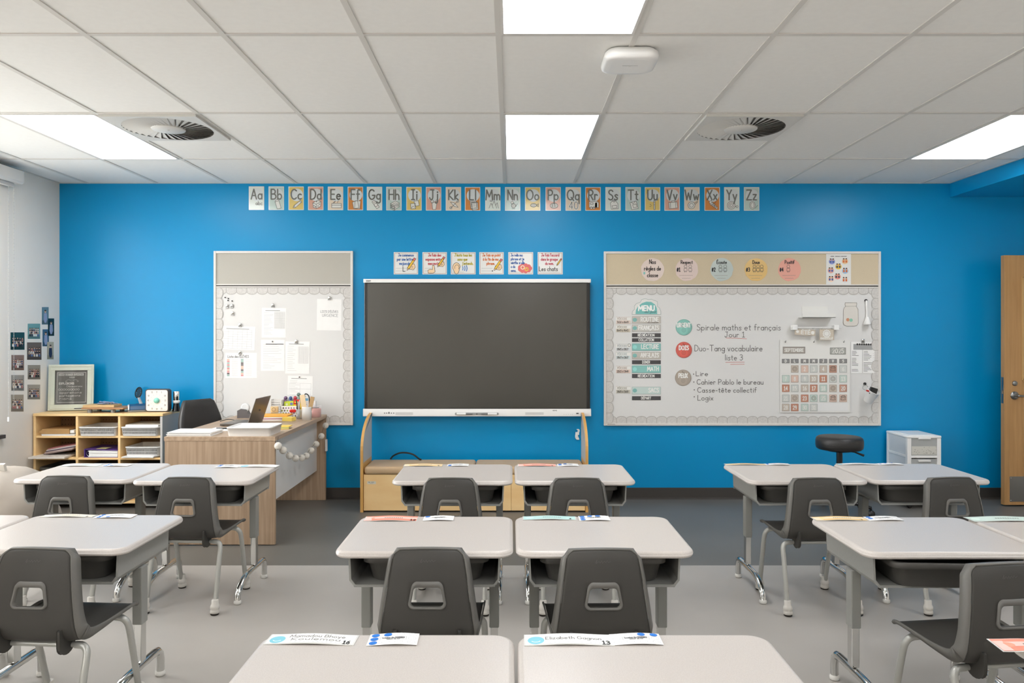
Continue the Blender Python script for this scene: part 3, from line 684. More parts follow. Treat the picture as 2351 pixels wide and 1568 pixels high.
for k, (t, y0, y1, c) in enumerate(menu):
    dark = c == DG
    def dr(m):
        if not dark:
            m.use(ink(*sh(c, .82))).loop([(1451.6,y0+.6), (1516.4,y0+.6), (1516.4,y1-.6), (1451.6,y1-.6)], .6, 1); m.use(ink(*sh(TQ, .95 if c != TQ else 1.12))).ell(1457.5, (y0+y1)/2, 5, 4.6, 1)
            m.use(ink(244,243,238)).text(t, 1512, y1-4.6, 9.4, 1.9, 2, align='r', fit=min(49, layout(t)[1]*9.4*.86))
            if k == 0: m.use(ink(130,126,120)).text('du matin', 1487, y1-.8, 4.5, .6, 3, fit=24)
        else: m.use(ink(244,243,238)).text(t, 1483.5, y1-1.9, 5.4, 1.15, 2, align='c', fit=min(50, layout(t)[1]*5.4*.95))
    lab = {2: ', above COLLATION', 8: ', below MATH'}.get(k, '')
    card('schedule_strip', 1451, 1517, y0, y1, YB, ink(*c), '%s magnetic schedule strip reading %s%s' % ('charcoal' if dark else 'turquoise' if c == TQ else 'pale grey', t, lab), 'schedule strip', 'schedule strips on the whiteboard', dr)
for k, (y0, t, c, at_) in enumerate(((727,'7h50 à 8h49',(230,212,200),'ROUTINE'), (746,'8h49 à 9h45',(218,208,190),'FRANÇAIS'), (789,'10h05 à 10h37',(222,226,226),'LECTURE'), (808,'10h37 à 11h37',(218,228,226),'ANGLAIS'), (840,'12h52 à 13h48',(228,206,192),'MATH'), (886.5,'14h05 à 15h00',(206,202,188),'SACS'))):
    def dr(m):
        m.use(ink(*sh(c, 1.0))).rect(1414.6, y0+8.6, 1447.4, y0+16.4, 1); m.use(ink(*sh(c, .86))).text('PÉRIODE', 1417.5, y0+7.2, 4.6, .9, 1, fit=22)
        m.stroke([(1414,y0+.6), (1448,y0+.6)], .6, 1, False); m.use(ink(92,86,80)).text(t, 1416.5, y0+14.8, 4.6, .8, 2, fit=26)
        if k == 2: m.use(ink(110,106,100)).ring(1444.5, y0+3.5, 3.2, .8, 2)
    card('time_card', 1414, 1448, y0, y0+16.5, YB, ink(240,238,232), 'small time card left of the %s strip' % at_, 'time card', 'lesson time cards', dr)
for x, y, c, t, pre in ((1570,751.4,(146,202,190),'URGENT',''), (1570,803.3,(222,110,98),'DOIS','Je'), (1568.4,867.3,(182,170,156),'PEUX','Je')):
    m = MB(ink(*c)); X, _, Z = at(x, y, YB); m.lathe([(.071,0), (.071,.003), (.068,.004), (.001,.004)], (X, YB, Z), 36, (0,-1,0)); m.frame_px(YB-.0042, .0004)
    m.use(ink(*sh(c, .88))).ring(x, y, 18, .6, 1); m.use(ink(*sh(c, 1.12))).ring(x, y+6.5, 7, 1.2, 1); m.ring(x, y+6.5, 9.4, .7, 1)
    m.use(ink(246,245,240)).text(t, x, y-.2, 9.4, 2.2, 2, align='c', fit=min(31, layout(t)[1]*9.4*.8))
    if pre: m.use(ink(*sh(c, .6))).text(pre, x-3, y-9.5, 5, .7, 2)
    tag(m.build('task_magnet'), '%s round magnet reading %s beside the handwriting' % ({'URGENT':'turquoise','DOIS':'coral red','PEUX':'taupe'}[t], (pre+' '+t).strip()), 'magnet', 'round task magnets')

# calendar pocket chart
def d_cal(m): 
    m.use(ink(222,221,218))
    for y in (836.5, 856.8, 879.8, 901.4, 923.8, 944): m.stroke([(1792,y), (1949,y)], .7, 1, False)
    m.use(mat('clear_pocket', (236,236,234), .1)).rect(1799, 925, 1947, 944, .5)
card('calendar_chart', 1790.5, 1951, 780, 947, YB-.004, M_lam, 'white pocket-chart wall calendar hanging on the right whiteboard', 'calendar', None, d_cal, th=.004)
for k, x in enumerate((1803, 1868.5, 1937)):
    X, Y_, Z = at(x, 785, YB-.008); m = MB(M_steel).tube([(X, Y_, Z), (X, Y_-.012, Z), (X, Y_-.016, Z+.008), (X, Y_-.012, Z+.014)], .002, 6).ball((X, Y_, Z), .006, 8)
    tag(m.build('chart_hook'), '%s of three small metal hooks holding the calendar chart' % ('leftmost', 'middle', 'rightmost')[k], 'hook', 'hooks of the calendar chart')
YC = YB-.0088
def label_card(x0, x1, y0, y1, t, c, lab, sz, wd=1.6):
    def dr(m):
        m.use(ink(*sh(c, .8))).loop([(x0+.6,y0+.6), (x1-.6,y0+.6), (x1-.6,y1-.6), (x0+.6,y1-.6)], 1, 1); m.use(ink(236,234,228)).text(t, (x0+x1)/2, y1-(y1-y0-sz)/2, sz, wd, 2, align='c', fit=min(x1-x0-5, layout(t)[1]*sz*.95))
    card('calendar_label', x0, x1, y0, y1, YC, ink(*c), lab, 'calendar card', 'cards in the calendar chart', dr, th=.0012)
label_card(1797.5, 1848.6, 796, 811.5, 'SEPTEMBRE', (178,170,160), 'taupe card reading SEPTEMBRE at the top of the calendar', 7)
label_card(1905.6, 1942, 798, 813.5, '2025', (176,176,168), 'grey card reading 2025 at the top of the calendar', 10, 2)
xs = [1804, 1824.6, 1847.4, 1868.2, 1890.2, 1912.4, 1935.8]
for k, (t, d) in enumerate(zip('DLMMJVS', ('dimanche column', 'lundi column', 'mardi column', 'mercredi column', 'jeudi column', 'vendredi column', 'samedi column'))):
    label_card(xs[k]-8.8, xs[k]+8.8, 824, 833.8, t, (150,148,146), 'narrow grey weekday card reading %s heading the %s of the calendar' % (t, d), 6, 1.6)
PI_ = {1: 'a sun face', 5: 'a telephone', 12: 'a sketch', 19: 'a snail', 22: 'a truck', 24: 'a wreath', 26: 'a telephone', 27: 'a telephone'}
CC = {'b': ((208,196,182), 'beige'), 'g': ((214,216,210), 'pale grey'), 's': ((206,220,210), 'sage'), 'p': ((228,200,184), 'pale pink'), 'r': ((206,150,126), 'terracotta'), 'o': ((206,160,140), 'clay')}
cols = dict(zip(range(1, 32), 'bpgbogspgbrgsrgbrsbogbrssppbrsg'))
for n in range(1, 32):
    row, cl = divmod(n, 7); x = xs[cl]; y0 = (838.5, 861, 882.8, 905.8, 926.9)[row]; c, cn = CC[cols[n]]
    def dr(m):
        m.use(ink(*sh(c, .82))).loop([(x-8,y0+.7), (x+8,y0+.7), (x+8,y0+16.3), (x-8,y0+16.3)], .8, 1)
        if n in PI_:
            m.use(ink(130,118,106)); m.ring(x, y0+8.5, 5, .9, 2); m.ring(x, y0+8.5, 2.6, .8, 2)
            if PI_[n] == 'a telephone': m.stroke([(x-6,y0+5), (x-2,y0+3), (x+4,y0+3), (x+6,y0+6)], 1.4, 2); m.loop([(x-5,y0+7), (x+5,y0+7), (x+6,y0+13), (x-6,y0+13)], .8, 2)
        else: m.use(ink(238,236,230)).text(str(n), x, y0+13, 8.6, 1.6, 2, align='c', fit=min(12, layout(str(n))[1]*8.6*.8))
    card('calendar_card', x-8.6, x+8.6, y0, y0+17, YC, ink(*c), ('%s calendar date card picturing %s, between %s and %s' % (cn, PI_[n], n-1 if n > 1 else 'the edge', n+1)) if n in PI_ else '%s calendar date card numbered %d' % (cn, n), 'calendar card', 'cards in the calendar chart', dr, th=.0012)

# acrylic tray, rail with hanging weather cards
X0, _, Z0 = at(1833, 730, YB); X1, _, Z1 = at(1908, 709, YB)
m = MB(M_lam).box(X0+.03, X1-.03, YB-.004, YB, Z0, Z1+.02).box(X0, X1, YB-.10, YB, Z0, Z0+.004).box(X0, X1, YB-.10, YB-.096, Z0, Z0+.035)
tag(m.build('acrylic_tray'), 'empty white acrylic tray on the right whiteboard above the hanging weather cards', 'tray')
r = tag(empty('weather_rail', at(1870, 752, YB)), 'white magnetic rail above the calendar with rings for weather cards', 'rail')
X0, _, Z = at(1812, 752, YB); X1 = at(1927.5, 752, YB)[0]
MB(M_white_pl).tube([(X0, YB-.045, Z), (X1, YB-.045, Z)], .0045, 8).build('rod', r)
for q in (X0+.03, X1-.05): MB(M_white_pl).box(q-.02, q+.025, YB-.055, YB, Z-.022, Z+.022).build('bracket', r, bevel=.004)
YW = YB-.046
for (x0, x1, y0, y1, t, lab, ro) in ((1824,1872,756,770,'ÉTÉ','narrow beige card reading ÉTÉ hanging from the white rail', .05), (1881,1915,755.5,781,'ENSOLEILLÉ','square beige card with a white sun hanging from the white rail', 0)):
    def dr(m):
        m.use(ink(170,158,142)).loop([(x0+1,y0+1), (x1-1,y0+1), (x1-1,y1-1), (x0+1,y1-1)], .7, 1); m.use(ink(240,238,232))
        if t == 'ÉTÉ': m.text(t, x0+16, y1-3, 8.5, 2, 2, fit=20); m.ell(x0+7, y0+6, 3.4, 3.4, 1); m.ell(x1-6, y0+7, 4, 4, 1)
        else:
            for a in range(12): m.ell((x0+x1)/2+7.6*math.cos(a*.5236), y0+10.5+7.6*math.sin(a*.5236), 2, 2, 1, 10)
            m.ell((x0+x1)/2, y0+10.5, 6.6, 6.6, 2); m.use(ink(200,188,176)).ring((x0+x1)/2, y0+10.5, 6, .8, 3); m.use(ink(240,238,232)).text(t, (x0+x1)/2, y1-2, 4, 1, 2, align='c', fit=28)
    card('weather_card', x0, x1, y0, y1, YW, ink(214,202,184), lab, 'weather card', 'weather cards on the rail', dr, th=.0015, rot=ro)
    for q in (x0+5, x1-5):
        X, _, Z_ = at(q, 753.5, YW); m = MB(M_steel).tube([(X+.007*math.sin(a*.628), YW-.001+.006*math.cos(a*.628)*.3, Z_+.008*math.cos(a*.628)) for a in range(10)], .0012, 6, True)
        tag(m.build('binder_ring'), 'thin metal ring holding the %s weather card on the %s' % ('ÉTÉ' if t == 'ÉTÉ' else 'sun', 'left' if q < (x0+x1)/2 else 'right'), 'ring', 'rings of the weather cards')
# paper jar, white scoop, list, bucket
J = [(1940.5,695), (1967,695), (1967,700), (1965.5,703), (1970,710), (1970.5,742), (1967,747.5), (1961,748.5), (1944,748.5), (1938,746), (1936,741), (1936.5,712), (1938,707), (1941.5,703), (1940,700)]
m = MB(ink(226,221,212)); m.rings([[at(a, b, YB) for a, b in J], [at(a, b, YB-.002) for a, b in J]], False, True); m.frame_px(YB-.0022, .0004); m.use(ink(150,144,134)).loop(J, .9, 1); m.stroke([(1941,703), (1967,703)], .6, 1); m.use(ink(206,150,120)).ell(1946.5, 734, 3.8, 3.8, 1); m.use(ink(150,206,180)).ell(1954, 735, 3.8, 3.8, 2)
tag(m.build('paper_jar'), 'flat paper jar cut-out with two coloured dots on the right whiteboard', 'cut-out')
r = tag(empty('hanging_scoop', at(1988, 717, YB)), 'small white long-handled scoop hanging from a magnet on the right whiteboard', 'scoop')
X, _, Z = at(1987.5, 690, YB); MB(M_black).lathe([(.012,0), (.012,.012), (.006,.016)], (X, YB, Z), 12, (0,-1,0)).build('magnet_hook', r)
zb = at(0, 746, YB)[2]; MB(M_white_pl).tube([(X, YB-.014, Z), (X+.004, YB-.014, (Z+zb)/2), (X+.002, YB-.016, zb+.06)], [.009, .007, .009], 8).lathe([(.012,.07), (.02,.045), (.032,.01), (.03,0), (.002,0)], (X-.002, YB-.035, zb), 14).build('scoop', r)
def d_list(m):
    m.use(ink(170,170,168)).rect(1959, 790, 2003, 803, 1); m.use(ink(60,58,56)); [m.ell(1968+q*5.2, 790.6, 2.2, 2.2, 2, 10) for q in range(7)]
    m.use(M_paper).rect(1954.5, 803.5, 1979.5, 856, 2); m.rect(1981.5, 803.5, 2008, 856, 2); m.use(ink(90,88,86)); rnd = random.Random(4)
    for k in range(15):
        y = 807+k*3.2
        if k not in (4, 11, 12): m.stroke([(1956,y), (1956+rnd.uniform(8, 16),y)], .9, 3, False)
        if k not in (7,): m.stroke([(1983,y), (1983+rnd.uniform(8, 20),y)], .9, 3, False)
    m.use(ink(190,188,184)); m.stroke([(1980.4,803), (1980.4,856)], .8, 3, False)
card('name_list', 1953, 2009.5, 785, 857.5, YB, M_paper, 'white list sheet with a grey header hanging right of the calendar', 'paper', None, d_list, rot=.012)
r = tag(empty('white_bucket', at(1987, 925, YB)), 'small white bucket with pens hanging from a magnet right of the calendar', 'bucket')
X, _, Z = at(1985, 881, YB); MB(M_black).lathe([(.012,0), (.012,.012), (.006,.016)], (X, YB, Z), 12, (0,-1,0)).build('magnet_hook', r)
ax = Vector((.28, -.45, .85)).normalized(); c0 = Vector(at(1992, 922, YB-.075))
MB(M_white_pl).lathe([(.001,0), (.036,0), (.038,.004), (.052,.11), (.056,.113), (.052,.115), (.048,.108), (.034,.006), (.001,.006)], c0, 22, ax).build('pail', r)
top = c0+ax*.112; m = MB(M_steel); m.tube(bez([tuple(top+Vector((-.05,0,0))), tuple(Vector((X-.03, YB-.03, Z-.04))), (X, YB-.014, Z), tuple(Vector((X+.03, YB-.03, Z-.04))), tuple(top+Vector((.05,0,0)))], 5), .0018, 6); m.build('bail', r)
def loose(name, m, lab, cat, grp=None): return tag(m.build(name), lab, cat, grp)
c1 = top+Vector((-.012,-.01,.0)); m = MB(M_black); m.T = Matrix.Translation(c1) @ Matrix.Rotation(.3, 4, 'Y'); m.box(-.03, .03, -.012, .012, -.03, .03); loose('board_eraser', m, 'black board eraser sticking out of the white bucket', 'eraser')
m = MB(M_white_pl).tube([tuple(c0+ax*.02), tuple(top+Vector((-.05,-.012,.0)))], .006, 8); m.use(ink(214,60,52)).tube([tuple(top+Vector((-.05,-.012,.0))), tuple(top+Vector((-.07,-.014,.006)))], .0075, 8); loose('red_marker', m, 'red-capped marker in the white bucket', 'marker')
m = MB(M_white_pl).tube([tuple(c0+ax*.02), tuple(top+Vector((-.034,-.03,-.012)))], .008, 8); loose('white_marker', m, 'white marker in the white bucket', 'marker')
# magnetic clips and papers on the left board
def clip(x, y, lab, s=1.0):
    r = tag(empty('magnet_clip', at(x, y, YB)), lab, 'magnet clip', 'round magnet clips on the boards'); X, _, Z = at(x, y, YB-.004)
    MB(M_chrome).lathe([(.013*s,0), (.013*s,.007), (.010*s,.010), (.001,.010)], (X, YB-.005, Z+.004), 14, (0,-1,0)).build('magnet', r)
    MB(M_steel).prism([(X-.010*s,Z-.004), (X+.010*s,Z-.004), (X+.014*s,Z-.018), (X-.014*s,Z-.018)], YB-.012, YB-.005).build('jaw', r); return r
clip(1981, 782, 'round metal clip holding the list sheet right of the calendar')
def dot(x, y, lab): X, _, Z = at(x, y, YB); tag(MB(mat('dark_magnet', (60,58,58), .4)).lathe([(.0055,0), (.0055,.006), (.001,.007)], (X, YB-.004, Z), 10, (0,-1,0)).build('small_magnet'), lab, 'magnet', 'tiny dark magnets on the left whiteboard')
def sheet(lines=0, grid=None, head=True, seed=0, extra=None):
    def dr(m):
        x0, x1, y0, y1 = m._b; rnd = random.Random(seed); m.use(ink(200,199,197))
        if head: m.use(ink(150,149,148)).stroke([(x0+8,y0+6), (x1-14,y0+6)], 1.2, 1, False); m.use(ink(200,199,197))
        for k in range(lines):
            y = y0+11+k*(y1-y0-18)/max(1, lines-1); m.stroke([(x0+5,y), (x0+5+(x1-x0-10)*rnd.uniform(.25, .5 if grid else 1),y)], .5, 1, False)
        if grid:
            a, b, c, d, nx, ny = grid
            for i in range(nx+1): m.stroke([(a+(c-a)*i/nx,b), (a+(c-a)*i/nx,d)], .45, 1, False)
            for i in range(ny+1): m.stroke([(a,b+(d-b)*i/ny), (c,b+(d-b)*i/ny)], .45, 1, False)
        if extra: extra(m)
    return dr
def paper(x0, x1, y0, y1, lab, dr, rot=0.0, layer=0):
    def g(m): m._b = (x0, x1, y0, y1); dr(m)
    return card('pinned_paper', x0, x1, y0, y1, YB-layer*.0012, M_paper, lab, 'paper', 'papers on the left whiteboard', g, th=.0008, rot=rot)
paper(601, 656.5, 707, 775, 'results sheet with a grid hanging under the top middle clip of the left whiteboard', sheet(16, (630,716,654,754,12,16), seed=1), .01)
paper(727.5, 784, 686.5, 758.5, 'nearly blank white sheet in the upper right of the left whiteboard', sheet(0, None, False, extra=lambda m: (m.use(ink(170,170,170)).text('LISTE D\'ÉLÈVES', 736, 718, 5, .8, 1, fit=40), m.text('URGENCE', 740, 727, 6, .8, 1, fit=36))), .012)
paper(511, 585.5, 749, 803, 'weekly timetable sheet at the left of the left whiteboard', sheet(0, (513,757,578,800,6,8)), .035)
paper(517.5, 590, 810, 868, 'sheet with two columns of coloured squares at the lower left of the left whiteboard', sheet(0, None, False, extra=lambda m: [(m.use(ink(*random.Random(k).choice(((226,160,160), (170,200,190), (120,110,110), (230,200,180))))).rect(521+(k % 2)*32, 824+(k//2)*4, 527+(k % 2)*32, 827.5+(k//2)*4, 1), m.use(ink(205,204,202)).stroke([(532+(k % 2)*32,826+(k//2)*4), (546+(k % 2)*32,826+(k//2)*4)], .5, 1, False)) for k in range(20)]+[m.use(ink(120,120,120)).text('Liste des ÉLÈVES', 523, 821, 5, .9, 1, fit=48)]))
paper(599, 653.5, 780, 851.5, 'ruled form with a dark heading bar beside a gridded sheet on the left whiteboard', sheet(14, None, False, seed=5, extra=lambda m: m.use(ink(70,70,70)).stroke([(610,790), (651,790)], 1.6, 1, False)), .004)
paper(655, 711, 784, 858, 'results sheet with a grid below the middle of the left whiteboard, overlapping a form', sheet(14, (685,796,708,834,10,12), seed=7), .012, 1)
paper(660.5, 718, 863, 907, 'handwritten note sheet just above the clutter on the teacher desk', sheet(9, (664,880,714,906,2,2), seed=9), .02)
for x, y, l in ((756.5,684.5,'round metal clip over the nearly blank sheet, left whiteboard'), (626.5,701,'round metal clip over the top middle results sheet'), (551.5,746,'round metal clip holding the weekly timetable sheet'), (551,809.5,'round metal clip over the sheet of coloured squares'), (680.5,784,'round metal clip on the lower gridded sheet'),
                (521.5,702.5,'round metal clip alone at the upper left of the left whiteboard'), (532.5,702,'tilted round metal clip right of another lone clip'), (534,719.5,'lone round metal clip above the weekly timetable')): clip(x, y, l)
for x, y, l in ((517.5,683,'leftmost tiny dark magnet at the upper left of the left whiteboard'), (525,685.5,'topmost right tiny dark magnet of the upper left cluster'), (524,690,'lowest middle tiny dark magnet of the upper left cluster'), (533.5,691,'rightmost tiny dark magnet of the upper left cluster'), (626,784,'tiny dark magnet on the ruled form'), (688,865.5,'tiny dark magnet on the handwritten note sheet')): dot(x, y, l)

# ------------------------------------------------------------------ interactive display
r = tag(empty('interactive_display', at(1095, 955, 6.72)), 'large dark wall-mounted interactive display with a white pen tray', 'display')
Yt = 6.72; X = lambda p: (p-VX)*Yt/F
Z = lambda p: CZ-(p-VY)*Yt/F
MB(M_bezel).box(X(836), X(1355), Yt, D-.03, Z(946), Z(644)).build('housing', r, bevel=.006)
MB(M_bezel).box(X(841), X(1350), Yt-.006, Yt, Z(939), Z(648)).build('bezel', r)
MB(M_screen).box(X(844), X(1346.5), Yt-.0075, Yt-.005, Z(936.5), Z(651)).build('screen', r)
MB(M_white_pl).rbox(X(834), X(1357), Yt-.008, D-.05, Z(649), Z(640.5), .012, edge=.004).build('top_cover', r)
MB(M_white_pl).rbox(X(834), X(1357), Yt-.016, D-.05, Z(955.5), Z(938.5), .006, edge=.003).build('bottom_cover', r)
MB(M_base).box(X(900), X(1300), D-.06, D, Z(900), Z(700)).build('wall_mount', r)
m = MB(ink(120,120,118)).frame_px(Yt-.0085, .0004).text('SMART', 840.5, 646.5, 3, .7, 1, fit=11); m.build('logo', r)
t = MB(mat('tray_grey', (164,164,162), .4)); t.T = Matrix.Translation((X(1095), Yt-.018, Z(949.5))) @ Matrix.Rotation(math.pi/2, 4, 'X'); t.rbox(-.19, .19, -.011, .011, -.004, .002, .011, 6); t.build('pen_tray', r)
m = MB(ink(60,60,60)).frame_px(Yt-.0166, .0004)
for x in (883, 888, 893, 898.5, 904): m.rect(x-1.3, 947.6, x+1.3, 949.4, 1)
m.rect(892, 945.6, 894, 950, 1); m.rect(1323, 948, 1328.5, 950.4, 1); m.text('HDMI', 1269, 943.4, 1.9, .5, 1, fit=9.5)
m.use(ink(216,215,212)).rect(908, 946.5, 948, 952.5, 1); m.rect(1206, 946.5, 1248, 952.5, 1); m.use(ink(170,170,168))
for x in (1295, 1300, 1305, 1310, 1314): m.ell(x, 951.5, .6, .6, 1, 6)
m.build('control_icons', r)
for x0, x1, tip, l in ((1049,1084,1086,'white stylus on the left of the display pen tray'), (1141,1107,1104,'white stylus on the right of the display pen tray')):
    p = tag(empty('stylus', (X((x0+x1)/2), Yt-.027, Z(949.5))), l, 'stylus', 'pens of the display'); sg = 1 if x1 > x0 else -1
    MB(M_white_pl).tube([(X(x0), Yt-.027, Z(949.5)), (X(x0+sg*21), Yt-.027, Z(949.5))], .009, 10).build('barrel', p)
    MB(mat('mid_grey_plastic', (128,128,126), .4)).tube([(X(x0+sg*21), Yt-.027, Z(949.5)), (X(x1-sg*3), Yt-.027, Z(949.5)), (X(tip), Yt-.027, Z(949.5))], [.009, .009, .002], 10).build('grip', p)
MB(mat('mid_grey_plastic', (128,128,126), .4)).lathe([(.008,0), (.008,.003), (.001,.003)], (X(1095), Yt-.022, Z(949.5)), 14, (0,-1,0)).build('power_button', r)
# white cable bundle hooked on the wall under the display
Xc, _, Zc = at(1326, 997, D-.012); m = MB(M_white_pl)
for q in (-.006, .004): m.tube(bez([(Xc+q, D-.008, Zc+.045), (Xc+q+.012, D-.012, Zc+.03), (Xc+q-.004, D-.012, Zc-.01), (Xc+q+.008, D-.01, Zc-.045), (Xc+q-.01, D-.01, Zc-.03), (Xc+q-.008, D-.01, Zc+.02)], 5), .0045, 7)
m.rbox(Xc-.012, Xc+.014, D-.018, D, Zc-.005, Zc+.015, .004); tag(m.build('cable_bundle'), 'coiled white cable hooked on the blue wall below the display', 'cable')

# ------------------------------------------------------------------ class photographs on the left wall
QP = [(24,56,763,803,(40,70,66),'dark green school photo, topmost of the leftmost column'), (26,55,815,850,(150,120,104),'brown class photo, second of the leftmost column'), (25.5,55,861,897,(160,156,150),'grey class photo, third of the leftmost column'), (25,54,906,945,(168,156,140),'sepia class photo at the foot of the leftmost column'),
      (63.5,92,743,778,(120,166,164),'teal class photo at the top of the second column'), (62,95,786,826,(112,94,80),'brown framed class photo in the second column'), (63.5,92.5,838,871,(150,142,130),'sepia class photo in the second column above the lowest one'), (63,92,883,917,(170,164,154),'pale class photo at the foot of the second column'),
      (96,111.5,705,745,(110,140,152),'tall portrait photo at the top of the cluster by the corner'), (110,124,731,771,(30,50,50),'dark portrait photo touching the topmost portrait by the corner'), (97.5,112,756,795,(70,104,130),'blue portrait photo left in the cluster by the corner'), (108,123,785,825,(196,186,160),'yellowed portrait photo lowest in the cluster by the corner')]
for k, (x0, x1, y0, y1, c, lab) in enumerate(QP):
    m = MB(mat('photo_gloss_%d' % k, c, .25)); rnd = random.Random(k+3); m.frame_left(XL, .0008)
    sl = (y1-y0)*.0
    m.rect(x0, y0, x1, y1, 1+(k % 2)*.6 if k > 7 else 1); b = 1.2+(.6 if k > 7 and k % 2 else 0)
    m.use(ink(*sh(c, .75))).rect(x0+1, y1-(y1-y0)*.24, x1-1, y1-1, b+.2)
    if k <= 7:
        for row in range(3):
            for q in range(5+row % 2):
                fx = x0+5+(x1-x0-10)*q/(4+row % 2); fy = y0+(y1-y0)*(.38+.15*row); cl = rnd.choice(((230,228,222), (60,64,80), (180,120,120), (90,110,150), (40,40,44), (210,200,180)))
                m.use(ink(*cl)).rect(fx-1.9, fy, fx+1.9, fy+5.5, b+.4+row*.3); m.use(ink(196,158,134)).ell(fx, fy-1.4, 1.5, 1.9, b+.5+row*.3, 8); m.use(ink(60,46,38)).ell(fx, fy-2.8, 1.5, 1, b+.6+row*.3, 8)
    else:
        fx = (x0+x1)/2; fy = (y0+y1)/2; m.use(ink(*rnd.choice(((44,54,84), (150,160,190), (60,60,70))))).poly([(fx-3.2,fy-6), (fx+3.2,fy-6), (fx+4,fy+8), (fx+2,fy+16), (fx-2,fy+16), (fx-4,fy+8)], b+.4); m.use(ink(206,172,150)).ell(fx, fy-9.5, 2.4, 3.4, b+.5, 10); m.use(ink(56,44,38)).ell(fx, fy-12, 2.4, 1.8, b+.6, 8)
    # paper thickness
    m.add([m.fl(x0,y0,0), m.fl(x1,y0,0), m.fl(x1,y1,0), m.fl(x0,y1,0)], [(0,1,2,3)])
    tag(m.build('class_photo'), lab, 'photo', 'photographs on the left wall')
# ------------------------------------------------------------------ bench with tall curved sides under the display
BX0, BX1, BYF = -1.222, .628, 6.30
r = tag(empty('reading_bench', ((BX0+BX1)/2, (BYF+D)/2, 0)), 'birch storage bench with tall curved side panels below the display', 'bench')
side = [(BYF,.0), (BYF,.50)] + [(BYF+.47-.47*math.cos(math.radians(a)), .50+.27*math.sin(math.radians(a))) for a in range(8, 91, 8)] + [(6.693,.77), (6.693,0)]
for x0, inner in ((BX0, 1), (BX1-.022, 0)):
    p = MB(M_birch_edge).prism(side, x0, x0+.022, 'yz').build('side_panel', r, bevel=.003)
    q = [(y+.014 if y < BYF+.2 else y+.004, min(z, .755)) for y, z in side if z >= 0]
    xi = x0+.0222 if inner else x0-.0012
    MB(M_grey_panel).prism([(max(y, BYF+.012), z) for y, z in side[1:-1]]+[(6.691,.40), (BYF+.012,.40)], xi, xi+.001, 'yz').build('side_facing', p)
fr = MB(M_birch); n_ = 3
for k in range(n_):
    a = BX0+.024+(BX1-BX0-.048)*k/n_; b = BX0+.024+(BX1-BX0-.048)*(k+1)/n_
    fr.box(a+.001, b-.001, BYF+.012, BYF+.03, .012, .305)
fr.box(BX0+.022, BX1-.022, BYF+.03, 6.69, .03, .305); fr.build('box', r, bevel=.002)
for k in range(2):
    w = (BX1-BX0-.052)/2; a = BX0+.026+w*k
    MB(mat('tan_vinyl_cushion', (206,176,138), .5, noise=.03, nscale=30)).rbox(a+.002, a+w-.002, BYF+.0, 6.69, .307, .37, .03, edge=.022).build('cushion', r)
m = MB(ink(226,220,204)).frame_px(BYF+.0115, .0004).rect(843, 1105, 863, 1111.5, 0); m.use(ink(90,86,80)).ticks(846, 858, 1108, 2, .7, 1, 11).ticks(849, 857, 1110.4, 1.2, .5, 1, 8); m.build('sticker', r)
m = MB(M_black).tube(bez([(-1.03,6.64,.379), (-1.0,6.64,.41), (-.93,6.62,.437), (-.84,6.62,.425), (-.78,6.63,.38), (-.765,6.635,.379)], 6), .0075, 7)
tag(m.build('black_cable'), 'loose black braided cable arching over the tan bench cushion', 'cable')

# ------------------------------------------------------------------ cubby shelf against the left wall
CX0, CX1, CY0, CY1, CZT = -3.955, -2.885, 6.43, 6.80, .79
r = tag(empty('cubby_shelf', ((CX0+CX1)/2, (CY0+CY1)/2, 0)), 'low birch cubby shelf with three columns in the corner beside the class photos', 'shelf')
t_ = .02
MB(M_birch).box(CX0, CX1+.006, CY0-.006, CY1, CZT-.022, CZT).build('top_board', r, bevel=.003)
MB(M_birch).box(CX0, CX0+t_, CY0, CY1, .0, CZT-.022).build('side_panel', r, bevel=.002)
MB(M_grey_panel).box(CX1-t_, CX1, CY0, CY1, .0, CZT-.022).build('side_panel', r, bevel=.002)
cw = (CX1-CX0-t_)/3; colx = [CX0+t_/2+cw*k for k in range(4)]
for k in (1, 2): MB(M_birch).box(colx[k]-t_/2, colx[k]+t_/2, CY0+.002, CY1-.01, .05, CZT-.022).build('divider', r, bevel=.002)
SH = [.605, .424, .243, .062]
for z in SH: MB(M_birch).box(CX0+t_, CX1-t_, CY0+.004, CY1-.01, z-.018, z).build('shelf_board', r, bevel=.002)
bk = MB(mat('brown_pegboard', (146,112,76), .7)); bk.box(CX0+t_, CX1-t_, CY1-.01, CY1-.004, .05, CZT-.022); bk.use(mat('peg_hole', (58,42,28), .9))
bk.frame((CX0, CY1-.0102, 0), (1,0,0), (0,0,1), .0004)
for i in range(40):
    for z in range(8): bk.ell(.035+i*.0255, .46+z*.04, .0042, .0042, 1, 6)
bk.build('back_panel', r)
